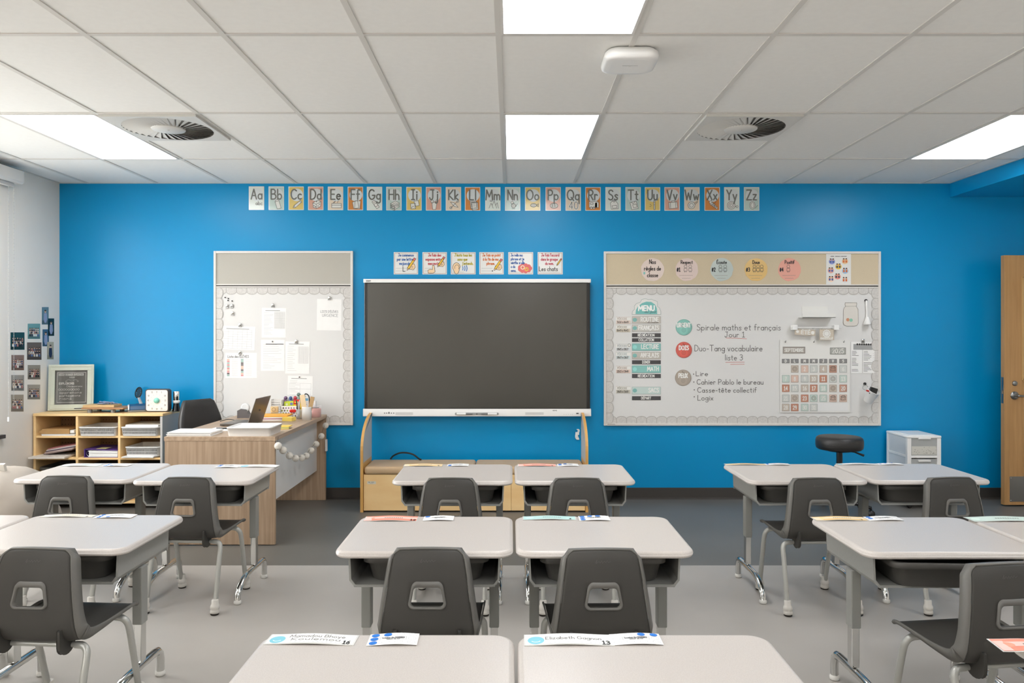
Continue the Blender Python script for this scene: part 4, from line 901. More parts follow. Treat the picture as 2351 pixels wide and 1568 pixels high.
def basket(x0, x1, y0, y1, z, h, lab, mt=None, hole=True):
    """open plastic basket with slotted, flared sides"""
    r = tag(empty('plastic_basket', ((x0+x1)/2, (y0+y1)/2, z)), lab, 'basket', 'white plastic baskets'); mt = mt or M_white_pl
    cx, cy = (x0+x1)/2, (y0+y1)/2; a, b = (x1-x0)/2, (y1-y0)/2; m = MB(mt)
    q = lambda f, zz: rrect(cx, cy, a*f, b*f, .02, z+zz, 3)
    m.rings([q(.93,0), q(.94,.004), q(.985,h-.008), q(1.0,h-.008), q(1.0,h), q(.96,h), q(.915,.005)], True, True); m.build('tray', r)
    if hole:
        s = MB(mat('basket_slot', (120,118,114), .8))
        ya = cy-b*.945; n = int((x1-x0)*.84/.011)
        s.frame((cx, ya-.0012, z), (1,0,0), (0,-b*.038/h,1), .0006)
        for row in (.26, .56):
            for i in range(n): u = -a*.84+a*1.68*i/(n-1); s.rect(u-.003, h*row, u+.003, h*(row+.2), 1)
        s.build('slot_pattern', r); s = MB(mat('basket_slot', (120,118,114), .8))
        s.frame((cx, cy+b*.925, z), (1,0,0), (0,b*.05/h,1), .0006)
        for i in range(n): u = -a*.84+a*1.68*i/(n-1); s.rect(u-.003, h*.5, u+.003, h*.8, 1)
        s.build('slot_pattern', r)
    return r
def stack(name, x0, x1, y0, y1, z, n, th, lab, cat, m1=None, jit=.012, seed=0, top=None):
    """sheets laid on one another, each a little turned"""
    rnd = random.Random(seed); m = MB(m1 or M_paper); cx, cy = (x0+x1)/2, (y0+y1)/2
    for k in range(n):
        a = rnd.uniform(-jit, jit)*3; m.T = Matrix.Translation((cx+rnd.uniform(-jit, jit), cy+rnd.uniform(-jit, jit), z+th*k)) @ Matrix.Rotation(a, 4, 'Z')
        if k == n-1 and top: m.use(top)
        m.box(-(x1-x0)/2, (x1-x0)/2, -(y1-y0)/2, (y1-y0)/2, 0, th*.9)
    m.T = None
    return tag(m.build(name), lab, cat)
basket(colx[1]+.02, colx[2]-.016, CY0-.02, CY0+.31, SH[0], .075, 'empty white slotted basket in the top middle cubby')
basket(colx[2]+.02, colx[3]-.02, CY0-.02, CY0+.31, SH[0], .075, 'white slotted basket holding papers in the top right cubby')
stack('paper_stack', colx[2]+.04, colx[3]-.04, CY0+.02, CY0+.29, SH[0]+.006, 14, .006, 'papers lying in the top right cubby basket', 'papers', jit=.004, seed=2)
basket(colx[2]+.05, colx[3]-.014, CY0-.01, CY0+.31, SH[1]+.01, .08, 'empty white slotted basket in the right cubby of the second row')
stack('paper_stack', colx[2]+.025, colx[3]-.06, CY0-.01, CY0+.25, SH[1], 2, .005, 'thin sheets under the second-row basket, right cubby', 'papers', jit=.004, seed=3)
# brown parcel box and papers, magazines, binder
stack('paper_stack', colx[0]+.05, colx[1]-.03, CY0+.0, CY0+.28, SH[0], 3, .004, 'white papers under the brown cardboard box in the top left cubby', 'papers', jit=.01, seed=5)
m = MB(mat('kraft_cardboard', (190,150,98), .7, noise=.05, nscale=10)); m.T = Matrix.Translation((colx[0]+.165, CY0+.15, SH[0]+.0125)) @ Matrix.Rotation(.06, 4, 'Z'); m.box(-.12, .10, -.13, .12, 0, .042); m.add([(-.12,-.13,.004), (-.15,-.135,.016), (-.12,-.13,.034)], [(0,1,2)]); m.use(M_paper).box(.101, .135, -.12, .11, .005, .03)
tag(m.build('cardboard_box', bevel=.003), 'flat brown cardboard box lying in the top left cubby', 'box')
m = MB(ink(238,232,222)); m.T = Matrix.Translation((colx[0]+.13, CY0+.07, SH[1]+.003)) @ Matrix.Rotation(.05, 4, 'Z'); m.box(-.14, .15, -.145, .15, 0, .014); m.use(ink(190,170,160)).frame((0,0,.0142), (1,0,0), (0,1,0)); m.fl = lambda u, v, l: Vector((u, v, .0142+l*.0005))
for k in range(4): m.loop([(-.11+.06*k,-.12), (-.06+.06*k,-.12), (-.06+.06*k,-.07), (-.11+.06*k,-.07)], .003, 1)
tag(m.build('folded_board'), 'flat white board sticking out of the left cubby of the second row', 'board')
for k in range(5):
    m = MB(ink(*((150,130,126), (206,188,180), (110,96,110), (216,206,204), (170,110,110))[k])); m.T = Matrix.Translation((colx[0]+.19+.006*k, CY0+.16, SH[1]+.040+.0115*k)) @ Matrix.Rotation(.08*(k-2)*.5, 4, 'Z') @ Matrix.Rotation(-.17, 4, 'Y'); m.box(-.13, .12, -.13, .13, 0, .008)
    tag(m.build('magazine'), ('%s magazine in the slanting pile, left cubby of the second row' % ('grey brown (lowest)', 'pale pink', 'plum grey', 'off-white', 'dusty red (top)')[k]), 'magazine', 'magazines in the left cubby')
m = MB(mat('purple_binder', (92,62,140), .45)); bx0, bx1 = colx[1]+.055, colx[2]-.015
m.box(bx0, bx1, CY0+.01, CY0+.29, SH[1], SH[1]+.004); m.box(bx0, bx0+.005, CY0+.01, CY0+.29, SH[1], SH[1]+.066)
m.add([(bx0,CY0+.01,SH[1]+.066), (bx1,CY0+.01,SH[1]+.056), (bx1,CY0+.29,SH[1]+.056), (bx0,CY0+.29,SH[1]+.066), (bx0,CY0+.01,SH[1]+.07), (bx1,CY0+.01,SH[1]+.06), (bx1,CY0+.29,SH[1]+.06), (bx0,CY0+.29,SH[1]+.07)], [(0,3,2,1), (4,5,6,7), (0,1,5,4), (2,3,7,6), (0,4,7,3), (1,2,6,5)])
r = tag(empty('ring_binder', ((bx0+bx1)/2, CY0+.15, SH[1])), 'purple ring binder full of paper lying in the middle cubby of the second row', 'binder'); m.build('cover', r)
m = MB(M_paper)
for k in range(5): m.box(bx0+.035+.003*(k % 2), bx1-.004, CY0+.013+.002*(k % 3), CY0+.28, SH[1]+.005+.0105*k, SH[1]+.0148+.0105*k)
m.build('pages', r); MB(M_chrome).tube([(bx0+.025+.014*math.cos(a*.52), CY0+.03, SH[1]+.03+.02*math.sin(a*.52)) for a in range(12)], .0025, 6, True).build('ring', r)
MB(ink(232,226,170)).box(bx0+.09, bx0+.17, CY0+.03, CY0+.13, SH[1]+.0685, SH[1]+.0695).build('cover_label', r)

def make_bin(w, d, h, nm='storage_bin'):
    r = empty(nm, (0, 0, 0)); q = lambda f, z, o=0: rrect(0, 0, w/2*f+o, d/2*f+o, .045, z, 5)
    MB(M_bin).rings([q(.84,.0), q(.87,.006), q(.93,h-.024), q(1.0,h-.022), q(1.0,h-.004), q(.992,h), q(.95,h), q(.88,.03), q(.80,.008)], True, True).build('tub', r); return r
# black trays in the third row
for k in range(3):
    b = make_bin(cw-.05, .34, .10); b.location = ((colx[k]+colx[k+1])/2+.0, CY0+.165, SH[2]); tag(b, 'black storage bin in the %s cubby of the third row' % ('left', 'middle', 'right')[k], 'storage bin', 'black bins in the cubby shelf')
# things on the shelf top
Yp = 6.72; r = tag(empty('picture_frame', at(158, 942, Yp)), 'pale green wooden picture frame with a chalkboard print leaning in the corner', 'picture frame')
th = .09; s_ = F/6.62
O = Vector(at(111, 943.5, 6.62)); O.z = CZT+.004; U = Vector((1, .25, 0)).normalized(); V = Vector((-.03, math.sin(th), math.cos(th))).normalized(); N = U.cross(V)
Wd, Ht = .352, .392
def fb(m, u0, u1, v0, v1, n0, n1): 
    vs = [O+U*u+V*v+N*n for n in (n0, n1) for v in (v0, v1) for u in (u0, u1)]; m.add(vs, [(0,2,3,1), (4,5,7,6), (0,1,5,4), (2,6,7,3), (0,4,6,2), (1,3,7,5)], False)
m = MB(mat('pale_green_frame', (214,220,204), .5, noise=.06, nscale=14)); fw = .05
for q in ((0,Wd,0,fw), (0,Wd,Ht-fw,Ht), (0,fw,fw,Ht-fw), (Wd-fw,Wd,fw,Ht-fw)): fb(m, *q, 0, .022)
for q in ((.012,Wd-.012,.012,.02), (.012,Wd-.012,Ht-.02,Ht-.012), (.012,.02,.012,Ht-.012), (Wd-.02,Wd-.012,.012,Ht-.012)): fb(m, *q, .022, .026)
m.build('frame', r, bevel=.002)
m = MB(mat('chalkboard_print', (86,84,80), .5)); fb(m, fw-.005, Wd-fw+.005, fw-.005, Ht-fw+.005, .004, .008); m.fl = lambda u, v, l: O+U*u+V*v+N*(.0083+l*.0005)
m.use(ink(236,234,228)).loop([(fw+.016,fw+.018), (Wd-fw-.014,fw+.018), (Wd-fw-.014,Ht-fw-.018), (fw+.016,Ht-fw-.018)], .004, 1)
for a, b in ((.075,.122), (.128,.185), (.192,.27)): m.rect(a, Ht-fw-.046, b, Ht-fw-.025, 1)
m.use(ink(96,94,90)); 
for t, a, wd_ in (('DANS', .079, .04), ('CETTE', .131, .05), ('CLASSE', .196, .07)): m.text(t, a, Ht-fw-.042, .013, .0024, 2, fit=wd_, up=1)
m.use(ink(236,234,228)).text('nous', .16, Ht-fw-.064, .016, .002, 1, fit=.04, up=1)
for sg in (-1, 1): m.stroke([(a, b) for a, b, _ in bez([(.18+sg*.008,.256,0), (.18+sg*.03,.262,0), (.18+sg*.05,.25,0), (.18+sg*.045,.243,0), (.18+sg*.038,.25,0)], 4)], .0018, 1)
m.text('EXPLORONS', .08, .222, .016, .0042, 1, fit=.115, up=1); m.text('Découvrons', .14, .198, .018, .002, 1, fit=.12, up=1)
for k in range(9): m.ring(.083+.0185*k, .178, .0075, .0028, 1)
for k, t in enumerate(('apprenons', 'partageons', 'rions')): m.text(t, .085, .144-.026*k, .018, .0026, 1, fit=(.17, .16, .1)[k], up=1)
m.build('print', r)
m = MB(mat('picture_glass', (250,252,252), .0, trans=1.0)); fb(m, fw-.004, Wd-fw+.004, fw-.004, Ht-fw+.004, .014, .016); m.build('glass', r)
# wooden riser with paperbacks
Yr0, Yr1 = 6.47, 6.68; xr0, xr1 = at(190, 0, 6.5)[0], at(294, 0, 6.55)[0]
r = tag(empty('desk_riser', ((xr0+xr1)/2, (Yr0+Yr1)/2, CZT)), 'small brown wooden riser on grey feet on top of the cubby shelf', 'riser')
MB(mat('walnut_board', (176,132,92), .45, noise=.12, nscale=8)).rbox(xr0, xr1, Yr0, Yr1, CZT+.03, CZT+.044, .01, edge=.003).build('board', r)
for x in (xr0+.06, xr1-.10):
    for y in (Yr0+.03, Yr1-.03): MB(mat('mid_grey_plastic', (128,128,126), .4)).lathe([(.018,0), (.018,.03)], (x, y, CZT), 14).build('foot', r)
m = MB(ink(60,62,66)); m.T = Matrix.Translation((xr0-.01, Yr0+.06, CZT+.004)) @ Matrix.Rotation(.2, 4, 'Z'); m.box(-.07, .04, -.01, .01, 0.026, .032); tag(m.build('ruler'), 'dark ruler end sticking out left of the wooden riser', 'ruler')
m = MB(mat('kraft_book', (214,178,126), .6)); m.T = Matrix.Translation(((xr0+xr1)/2-.03, Yr0+.09, CZT+.0445)) @ Matrix.Rotation(.05, 4, 'Z'); m.box(-.14, .115, -.075, .075, 0, .02); m.use(ink(236,220,190)).box(-.138, .114, -.073, .073, .002, .018); tag(m.build('notebook', bevel=.002), 'thick tan notebook lying on the wooden riser', 'notebook')
m = MB(mat('blue_notebook', (52,72,110), .5)).box(xr1-.03, xr1+.16, Yr1-.05, Yr1+.10, CZT+.045, CZT+.053); m.T = None; tag(m.build('folder'), 'dark blue folder behind the tan notebook on the riser', 'folder')
m = MB(mat('blue_ribbon', (130,146,178), .6)); rnd = random.Random(8)
for k in range(9):
    x = (xr0+xr1)/2-.09+.012*k; m.tube(bez([(x+rnd.uniform(-.01,.01), Yr0+.06+rnd.uniform(0,.05), CZT+.068+rnd.uniform(0,.012)) for _ in range(1)]+[(x+.03+rnd.uniform(-.02,.02), Yr0+.05+rnd.uniform(0,.06), CZT+.070+rnd.uniform(0,.02)), (x+.07+rnd.uniform(-.01,.02), Yr0+.06+rnd.uniform(0,.05), CZT+.068+rnd.uniform(0,.008))], 4), .005, 6)
tag(m.build('crumpled_ribbon'), 'crumpled blue and white ribbon on the tan notebook', 'ribbon')
# hole punch, mesh scoop, timer, frother
hx, hy = at(316, 0, 6.60)[0], 6.60
r = tag(empty('hole_punch', (hx, hy, CZT)), 'blue and grey hole punch left of the square timer', 'hole punch')
m = MB(mat('mid_grey_plastic', (128,128,126), .4)); m.T = Matrix.Translation((hx, hy, CZT)) @ Matrix.Rotation(.5, 4, 'Z'); m.rbox(-.075, .075, -.055, .045, 0, .016, .01); m.build('base', r)
m = MB(mat('petrol_blue', (44,84,120), .35)); m.T = Matrix.Translation((hx, hy, CZT)) @ Matrix.Rotation(.5, 4, 'Z'); m.prism([(-.05,.016), (.04,.016), (.045,.045), (.02,.065), (-.03,.052)], -.065, .075, 'yz'); m.build('lever', r, bevel=.006)
m = MB(M_white_pl); m.T = Matrix.Translation((hx, hy, CZT)) @ Matrix.Rotation(.5, 4, 'Z'); m.prism([(-.045,.02), (.03,.018), (.036,.045), (.015,.06), (-.028,.05)], -.075, -.0655, 'yz'); m.build('end_cap', r)
sx, sy = at(318, 0, 6.75)[0], 6.75
r = tag(empty('swatter', (sx, sy, CZT)), 'small black and clear perforated oval paddle standing behind the hole punch', 'paddle'); c_ = Vector((sx, sy, CZT+.15)); ax = Vector((-.35,-.8,.45)).normalized()
U2 = Vector((.45, 0, -.9)).normalized(); U2 = (U2-ax*U2.dot(ax)).normalized(); V2 = ax.cross(U2)
m = MB(M_black).tube([tuple(c_+U2*.052*math.cos(a*.314)+V2*.034*math.sin(a*.314)) for a in range(20)], .005, 6, True)
for k in (-2, -1, 0, 1, 2):
    h = math.sqrt(max(0, 1-(k*.018/.052)**2))*.034; m.tube([tuple(c_+U2*k*.018-V2*h), tuple(c_+U2*k*.018+V2*h)], .0035, 5)
for k in (-1, 0, 1):
    h = math.sqrt(max(0, 1-(k*.015/.034)**2))*.052; m.tube([tuple(c_+V2*k*.015-U2*h), tuple(c_+V2*k*.015+U2*h)], .0035, 5)
m.build('grid', r); MB(M_clear).tube([tuple(c_+U2*.05), (sx+.02, sy-.0, CZT+.06), (sx+.02, sy, CZT)], [.010, .014, .022], 10).build('stand', r)
tx, ty = at(362, 0, 6.56)[0], 6.56
r = tag(empty('countdown_timer', (tx, ty, CZT)), 'square white countdown timer with a mint dial and black rim on the cubby shelf', 'timer'); s_ = .096
m = MB(mat('dark_rim', (72,64,60), .45)); m.T = Matrix.Translation((tx, ty, CZT+.098)) @ Matrix.Rotation(math.pi/2+.0, 4, 'X'); m.rbox(-.099, .099, -.096, .096, -.045, .014, .022, 6, .004); m.build('case', r)
m = MB(mat('timer_face', (236,230,224), .35)); m.T = Matrix.Translation((tx, ty, CZT+.098)) @ Matrix.Rotation(math.pi/2, 4, 'X'); m.rbox(-.091, .091, -.088, .088, .010, .016, .018, 6, .001); m.T = None
m.fl = lambda u, v, l: Vector((tx+u, ty-.0162-l*.0005, CZT+.098+v)); m.use(ink(70,66,62))
for k in range(12):
    a = math.radians(90-30*k); q = 5*k; t = str(q); rx = .072/max(abs(math.cos(a)), abs(math.sin(a)), .9); m.text(t, rx*math.cos(a), rx*math.sin(a)-.006, .013, .0016, 1, align='c', up=1, sx=.8); m.stroke([(.050*math.cos(a), .050*math.sin(a)), (.057*math.cos(a), .057*math.sin(a))], .001, 1, False)
m.ticks(.052, .078, -.078, .004, .0008, 1, 9, 1); m.build('face', r); MB(mat('mint_dial', (140,214,196), .4)).lathe([(.023,0), (.022,.012), (.001,.013)], (tx, ty-.0162, CZT+.098), 20, (0,-1,0)).build('dial', r)
fx, fy = at(405, 0, 6.62)[0], 6.62
r = tag(empty('pencil_sharpener', (fx, fy, CZT)), 'slim chrome and black electric sharpener right of the square timer', 'sharpener')
MB(mat('gloss_black', (20,22,26), .12)).lathe([(.034,0), (.034,.006), (.026,.05), (.024,.075)], (fx, fy, CZT), 20).build('base', r); MB(M_white_pl).lathe([(.0245,.07), (.030,.082), (.028,.092), (.023,.094)], (fx, fy, CZT), 20).build('collar', r); MB(M_chrome).lathe([(.024,.094), (.027,.12), (.027,.168), (.024,.172), (.001,.172)], (fx, fy, CZT), 20).build('cap', r)

# ------------------------------------------------------------------ teacher's desk
TX0_, TX1_, TY0, TY1, TZ = -2.372, -1.612, 5.31, 6.80, .745
r = tag(empty('teacher_desk', ((TX0_+TX1_)/2, (TY0+TY1)/2, 0)), 'greige wood-look teacher desk with a white modesty panel, left of the display', 'desk')
MB(M_oak_top).box(TX0_, TX1_, TY0, TY1, TZ-.03, TZ).build('desktop', r, bevel=.002)
MB(M_oak).box(TX0_+.003, TX1_-.003, TY0+.003, TY0+.03, .006, TZ-.03).build('end_panel', r, bevel=.0015)
MB(M_oak).box(TX0_+.003, TX1_-.003, TY1-.03, TY1-.003, .0, TZ-.03).build('end_panel', r, bevel=.0015)
MB(mat('white_laminate', (232,230,226), .4)).box(TX1_-.10, TX1_-.08, TY0+.03, TY1-.03, .258, TZ-.03).build('modesty_panel', r)
MB(M_white_pl).box(TX1_-.003, TX1_+.012, TY1-.05, TY1-.02, .43, .53).build('switch_box', r)
# garland of cotton balls
BALLS = [(1040,612), (1083,648), (1138,695), (1190,718), (1243,714), (1282,697), (1323,652), (1367,597), (1411,528), (1447,437)]
Xg = TX1_+.022; g = []
for a, b in BALLS:
    px, py = 360+a/3.734, 860+b/3.734; Yg = Xg*F/(px-VX); Yg = min(Yg, TY1-.03); g.append((Xg, Yg, CZ-(py-VY)*Yg/F))
r = tag(empty('ball_garland', (Xg, g[4][1], g[4][2])), 'garland of white cotton balls hanging along the side of the teacher desk', 'garland')
wp = [(TX1_+.004, TY0+.06, TZ-.01)]+[(x-.004, y, z+.016) for x, y, z in g]+[(TX1_+.004, TY1-.03, TZ-.004)]
MB(M_cord).tube(bez(wp, 5), .0013, 6).build('string', r)
for p in g: MB(M_wool).ball(p, .0262, 16).build('cotton_ball', r)
# on the desk
def flat_stack(px0, px1, py0, py1, **k): pass
stack('paper_stack', -2.36, -2.06, 5.325, 5.55, TZ, 7, .004, 'pile of white worksheets at the near left corner of the teacher desk', 'papers', jit=.006, seed=11)
stack('paper_stack', -2.20, -1.95, 5.60, 5.80, TZ, 2, .003, 'loose white sheets under the pens on the teacher desk', 'papers', jit=.006, seed=12)
for k, (x, y, a) in enumerate(((-2.10,5.70,.1), (-2.02,5.68,-.12))):
    m = MB(mat('mid_grey_plastic', (128,128,126), .4) if k else M_black); c = Vector((x, y, TZ+.0115)); d = Vector((math.cos(a), math.sin(a), 0)); m.tube([tuple(c-d*.06), tuple(c+d*.055), tuple(c+d*.066)], [.005, .005, .0015], 8); tag(m.build('pen'), ('black pen lying on the loose sheets of the teacher desk', 'grey pen lying right of the black pen on the teacher desk')[k], 'pen', 'pens on the teacher desk')
basket(-1.955, -1.645, 5.325, 5.60, TZ, .062, 'white plastic letter tray at the near right corner of the teacher desk', None, False)
stack('paper_stack', -1.925, -1.675, 5.36, 5.57, TZ+.008, 9, .0055, 'papers filling the white tray on the teacher desk', 'papers', jit=.003, seed=13)
for k, c in enumerate(((250,214,110), (190,214,170), (246,208,90))):
    m = MB(ink(*c)); m.T = Matrix.Translation((-1.69+.004*k, 5.78+.01*k, TZ+.006*k)) @ Matrix.Rotation(.3-.12*k, 4, 'Z'); m.box(-.036, .036, -.06, .06, 0, .0055); tag(m.build('sticky_pad'), '%s flat sticky pad in the pile right behind the white desk tray' % ('amber (lowest)', 'pale green (middle)', 'bright yellow (top)')[k], 'sticky pad', 'sticky pads by the white tray')
# laptop
r = tag(empty('laptop', (-2.09, 6.02, TZ)), 'open grey laptop seen from behind on the teacher desk', 'laptop'); LG = mat('laptop_grey', (98,92,84), .32, metal=.5)
A = Vector((-2.0, 5.90, TZ)); Bv = Vector((-1.985, 6.21, TZ)); e = (Bv-A).normalized(); nrm = Vector((e.y, -e.x, 0))
def lb(m, u0, u1, v0, v1, z0, z1): m.add([A+e*u-nrm*v+Vector((0,0,z)) for z in (z0, z1) for v in (v0, v1) for u in (u0, u1)], [(0,2,3,1), (4,5,7,6), (0,1,5,4), (2,6,7,3), (0,4,6,2), (1,3,7,5)], False)
m = MB(LG); lb(m, 0, .31, 0, .215, .004, .018); m.use(M_black); lb(m, .02, .29, .03, .125, .0181, .0195); lb(m, .01, .03, .01, .03, 0, .004); lb(m, .28, .30, .01, .03, 0, .004); lb(m, .01, .03, .19, .21, 0, .004); lb(m, .28, .30, .19, .21, 0, .004); m.build('keyboard_base', r, bevel=.002)
sd = (Vector((0,0,1))*.95+nrm*.32).normalized(); sn = e.cross(sd)
def ls(m, u0, u1, v0, v1, n0, n1): m.add([A+Vector((0,0,.018))+e*u+sd*v+sn*n for n in (n0, n1) for v in (v0, v1) for u in (u0, u1)], [(0,2,3,1), (4,5,7,6), (0,1,5,4), (2,6,7,3), (0,4,6,2), (1,3,7,5)], False)
m = MB(LG); ls(m, 0, .31, 0, .205, -.003, .003); m.build('lid', r, bevel=.002)
m = MB(mat('dim_laptop_screen', (40,42,46), .15)); sg = -1; ls(m, .008, .302, .012, .197, -.0036, -.0031); m.build('screen', r)
m = MB(mat('dark_tape_plastic', (96,92,92), .4)); m.T = Matrix.Translation(A+Vector((0,0,.018))+e*.155+sd*.1+sn*.0031); m.ball((0,0,0), .008, 10, 1); m.build('emblem', r)
m = MB(M_black).tube(bez([(-2.33,6.22,TZ+.004), (-2.28,6.27,TZ+.014), (-2.2,6.25,TZ+.006), (-2.13,6.25,TZ+.005), (-2.09,6.262,TZ+.004)], 6), .003, 6).box(-2.10, -2.05, 6.245, 6.28, TZ, TZ+.014); tag(m.build('charging_cable'), 'thin black charging cable behind the open laptop', 'cable')
# pile of folders behind the laptop
for k, (c, lab, rt) in enumerate(((( 240,238,232), 'white folder at the bottom of the pile behind the laptop', .0), ((196,150,160), 'dusty pink folder in the pile behind the laptop', .05), ((236,232,226), 'white folder under the orange one behind the laptop', -.04), ((244,178,70), 'orange folder on top of the pile behind the laptop', .03))):
    m = MB(ink(*c)); m.T = Matrix.Translation((-1.93, 6.39, TZ+.010*k)) @ Matrix.Rotation(rt, 4, 'Z'); m.box(-.17, .11, -.09, .10, 0, .0095); tag(m.build('folder'), lab, 'folder', 'folders behind the laptop')
m = MB(mat('dark_tape_plastic', (96,92,92), .4)); m.T = Matrix.Translation((-2.235, 6.52, TZ)); m.prism([(-.05,0), (.07,0), (.07,.03), (.035,.035), (.02,.07), (-.02,.075), (-.05,.06)], -.03, .03, 'xz'); m.T = None
r = tag(empty('tape_dispenser', (-2.235, 6.52, TZ)), 'dark grey tape dispenser at the back left of the teacher desk', 'tape dispenser'); m.build('body', r, bevel=.003); MB(M_clear).lathe([(.026,-.012), (.036,-.012), (.036,.012), (.026,.012)], (-2.23, 6.52, TZ+.085), 18, (0,1,0)).build('tape_roll', r)
m = MB(ink(222,196,150)); m.T = Matrix.Translation((-1.985, 6.52, TZ+.041)) @ Matrix.Rotation(.3, 4, 'Z'); m.rbox(-.032, .032, -.016, .016, 0, .055, .01); m.T = None; m.frame((-1.985, 6.497, TZ+.06), (1,.3,0), (0,0,1), .0006).use(M_black).ring(0, .012, .014, .002, 3); tag(m.build('wooden_block'), 'small pale wooden block with a drawn face on the orange folder', 'block')
# magazine holder, patterned organiser, marker bottles
Yo = 6.66
r = tag(empty('letter_holder', (-1.99, 6.71, TZ)), 'white slatted letter holder behind the orange folder', 'letter holder'); m = MB(M_white_metal)
for k in range(6): m.box(-2.07, -1.965, 6.70, 6.705, TZ+.02+.02*k, TZ+.028+.02*k)
m.box(-2.072, -2.066, 6.69, 6.76, TZ, TZ+.14).box(-1.968, -1.962, 6.69, 6.76, TZ, TZ+.14).box(-2.07, -1.964, 6.755, 6.76, TZ, TZ+.14).box(-2.07, -1.964, 6.69, 6.76, TZ, TZ+.006); m.build('rack', r)
r = tag(empty('pattern_organiser', (-1.865, 6.62, TZ)), 'white organiser box with coloured diamonds and a red magnet on the teacher desk', 'organiser')
m = MB(M_paper); a0, a1, b0, b1 = -1.945, -1.785, 6.56, 6.68
for q in ((a0,a1,b0,b0+.004), (a0,a1,b1-.004,b1), (a0,a0+.004,b0,b1), (a1-.004,a1,b0,b1)): m.box(*q, TZ, TZ+.095 if q[3] < b1 else TZ+.145)
m.box(a0, a1, b0, b1, TZ, TZ+.004); m.frame((a0, b0-.0003, TZ), (1,0,0), (0,0,1), .0005)
rnd = random.Random(2)
for i in range(7):
    for j in range(4):
        u, v = .012+i*.0225+(j % 2)*.011, .012+j*.022; m.use(ink(*rnd.choice(((150,160,60), (206,190,60), (90,80,70), (200,150,150), (150,120,150))))); m.poly([(u-.008,v), (u,v-.009), (u+.008,v), (u,v+.009)], 1)
m.build('box', r)
MB(mat('red_gloss', (212,44,40), .25)).rings([rrect(-1.845, TZ+.055, .028-o, .014-o, .013, 0, 5) for o in (0, .003)], True, True)
m = MB(mat('red_gloss', (212,44,40), .25)); m.T = Matrix.Translation((-1.84, b0-.001, TZ+.055)) @ Matrix.Rotation(math.pi/2, 4, 'X'); m.rbox(-.028, .028, -.014, .014, 0, .014, .013, 5, .006); m.build('red_magnet', r)
m = MB(ink(206,220,70)); m.prism([(a0+.01,TZ+.02), (a0+.10,TZ+.02), (a0+.095,TZ+.135), (a0+.02,TZ+.13)], 6.60, 6.606, 'xz'); m.use(ink(120,130,180)).frame((a0, 6.5995, TZ), (1,0,0), (0,0,1)).ell(.08, .11, .012, .012, 1); m.use(ink(240,246,200)).ell(.04, .105, .01, .01, 1); tag(m.build('notepad'), 'lime green patterned notepad standing in the organiser box', 'notepad')
m = MB(ink(220,50,44)).box(a0+.10, a0+.148, 6.60, 6.63, TZ+.01, TZ+.145); m.use(ink(246,206,40)).box(a0+.099, a0+.149, 6.599, 6.631, TZ+.07, TZ+.105).box(a0+.106, a0+.142, 6.5985, 6.60, TZ+.118, TZ+.13); tag(m.build('marker_box'), 'red and yellow marker box standing in the organiser box', 'box')
for k, (x, z, c, n) in enumerate(((-1.962,.168,(120,92,124),'purple'), (-1.922,.166,(72,98,146),'blue'), (-1.884,.168,(196,70,84),'red'), (-1.856,.196,(110,134,124),'grey-green'))):
    r = tag(empty('dabber_bottle', (x+.03, 6.65, TZ+.004)), '%s round-capped dabber bottle standing at the back of the organiser box' % n, 'bottle', 'dabber bottles in the organiser'); x += .035
    MB(mat('dabber_body_'+n, sh(c, 1.25), .3)).lathe([(.012,.004), (.013,.02), (.013,z-.035), (.009,z-.026)], (x, 6.645+.006*k, TZ), 12).build('body', r); MB(mat('dabber_cap_'+n, c, .3)).ball((x, 6.645+.006*k, TZ+z-.012), .0165, 14).build('cap', r)
m = MB(ink(110,160,190)); m.T = Matrix.Translation((-1.775, 6.68, TZ)) @ Matrix.Rotation(.1, 4, 'Z'); m.box(-.03, .03, -.006, .006, 0, .15); m.use(ink(190,210,220)).box(-.024, .024, -.0065, .0065, .05, .1); tag(m.build('index_cards'), 'pale blue pack of cards standing behind the pens on the teacher desk', 'cards')
m = MB(ink(236,234,232)); m.T = Matrix.Translation((-1.715, 6.655, TZ)); m.box(-.045, .045, -.02, .02, 0, .13); m.use(ink(110,104,120)); rnd = random.Random(6); m.fl = lambda u, v, l: Vector((u, -.0203-l*.0004, v))
for k in range(26): u, v = rnd.uniform(-.04, .04), rnd.uniform(.006, .122); m.stroke([(u, v), (u+rnd.uniform(-.006, .006), v+.006)], .0025, 1)
m.T = Matrix.Translation((-1.715, 6.655, TZ)); tag(m.build('tissue_box'), 'white box with small dark marks behind the herringbone cup', 'box')
# pens cup
r = tag(empty('pen_cup', (-1.752, 6.45, TZ)), 'clear grey pen cup between the organiser and the herringbone cup', 'cup'); MB(mat('clear_acrylic', (236,238,240), .08, alpha=.3)).lathe([(.001,.0), (.028,.0), (.031,.08), (.029,.08), (.026,.004), (.001,.004)], (-1.752, 6.45, TZ), 18).build('cup', r)
for k, (dx, dy, c, h, n) in enumerate(((-.016,0,(70,72,76),.15,'dark grey'), (-.004,-.012,(180,182,186),.14,'silver'), (.008,-.006,(236,196,40),.145,'yellow-handled'), (.016,.008,(196,60,60),.12,'red'), (.0,.012,(60,110,100),.13,'green'))):
    m = MB(ink(*c)); b = (-1.752+dx*.6, 6.45+dy*.6, TZ+.006); t = (-1.752+dx*1.9, 6.45+dy*1.9, TZ+h); m.tube([b, t, (t[0]+dx*.06, t[1]+dy*.06, t[2]+.006)], [.0055, .0055, .002], 8)
    if k == 2: m.tube([(t[0], t[1], t[2]-.05), t], [.011, .010], 8)
    tag(m.build('pen'), '%s pen standing in the clear grey pen cup' % n, 'pen', 'pens in the pen cup')
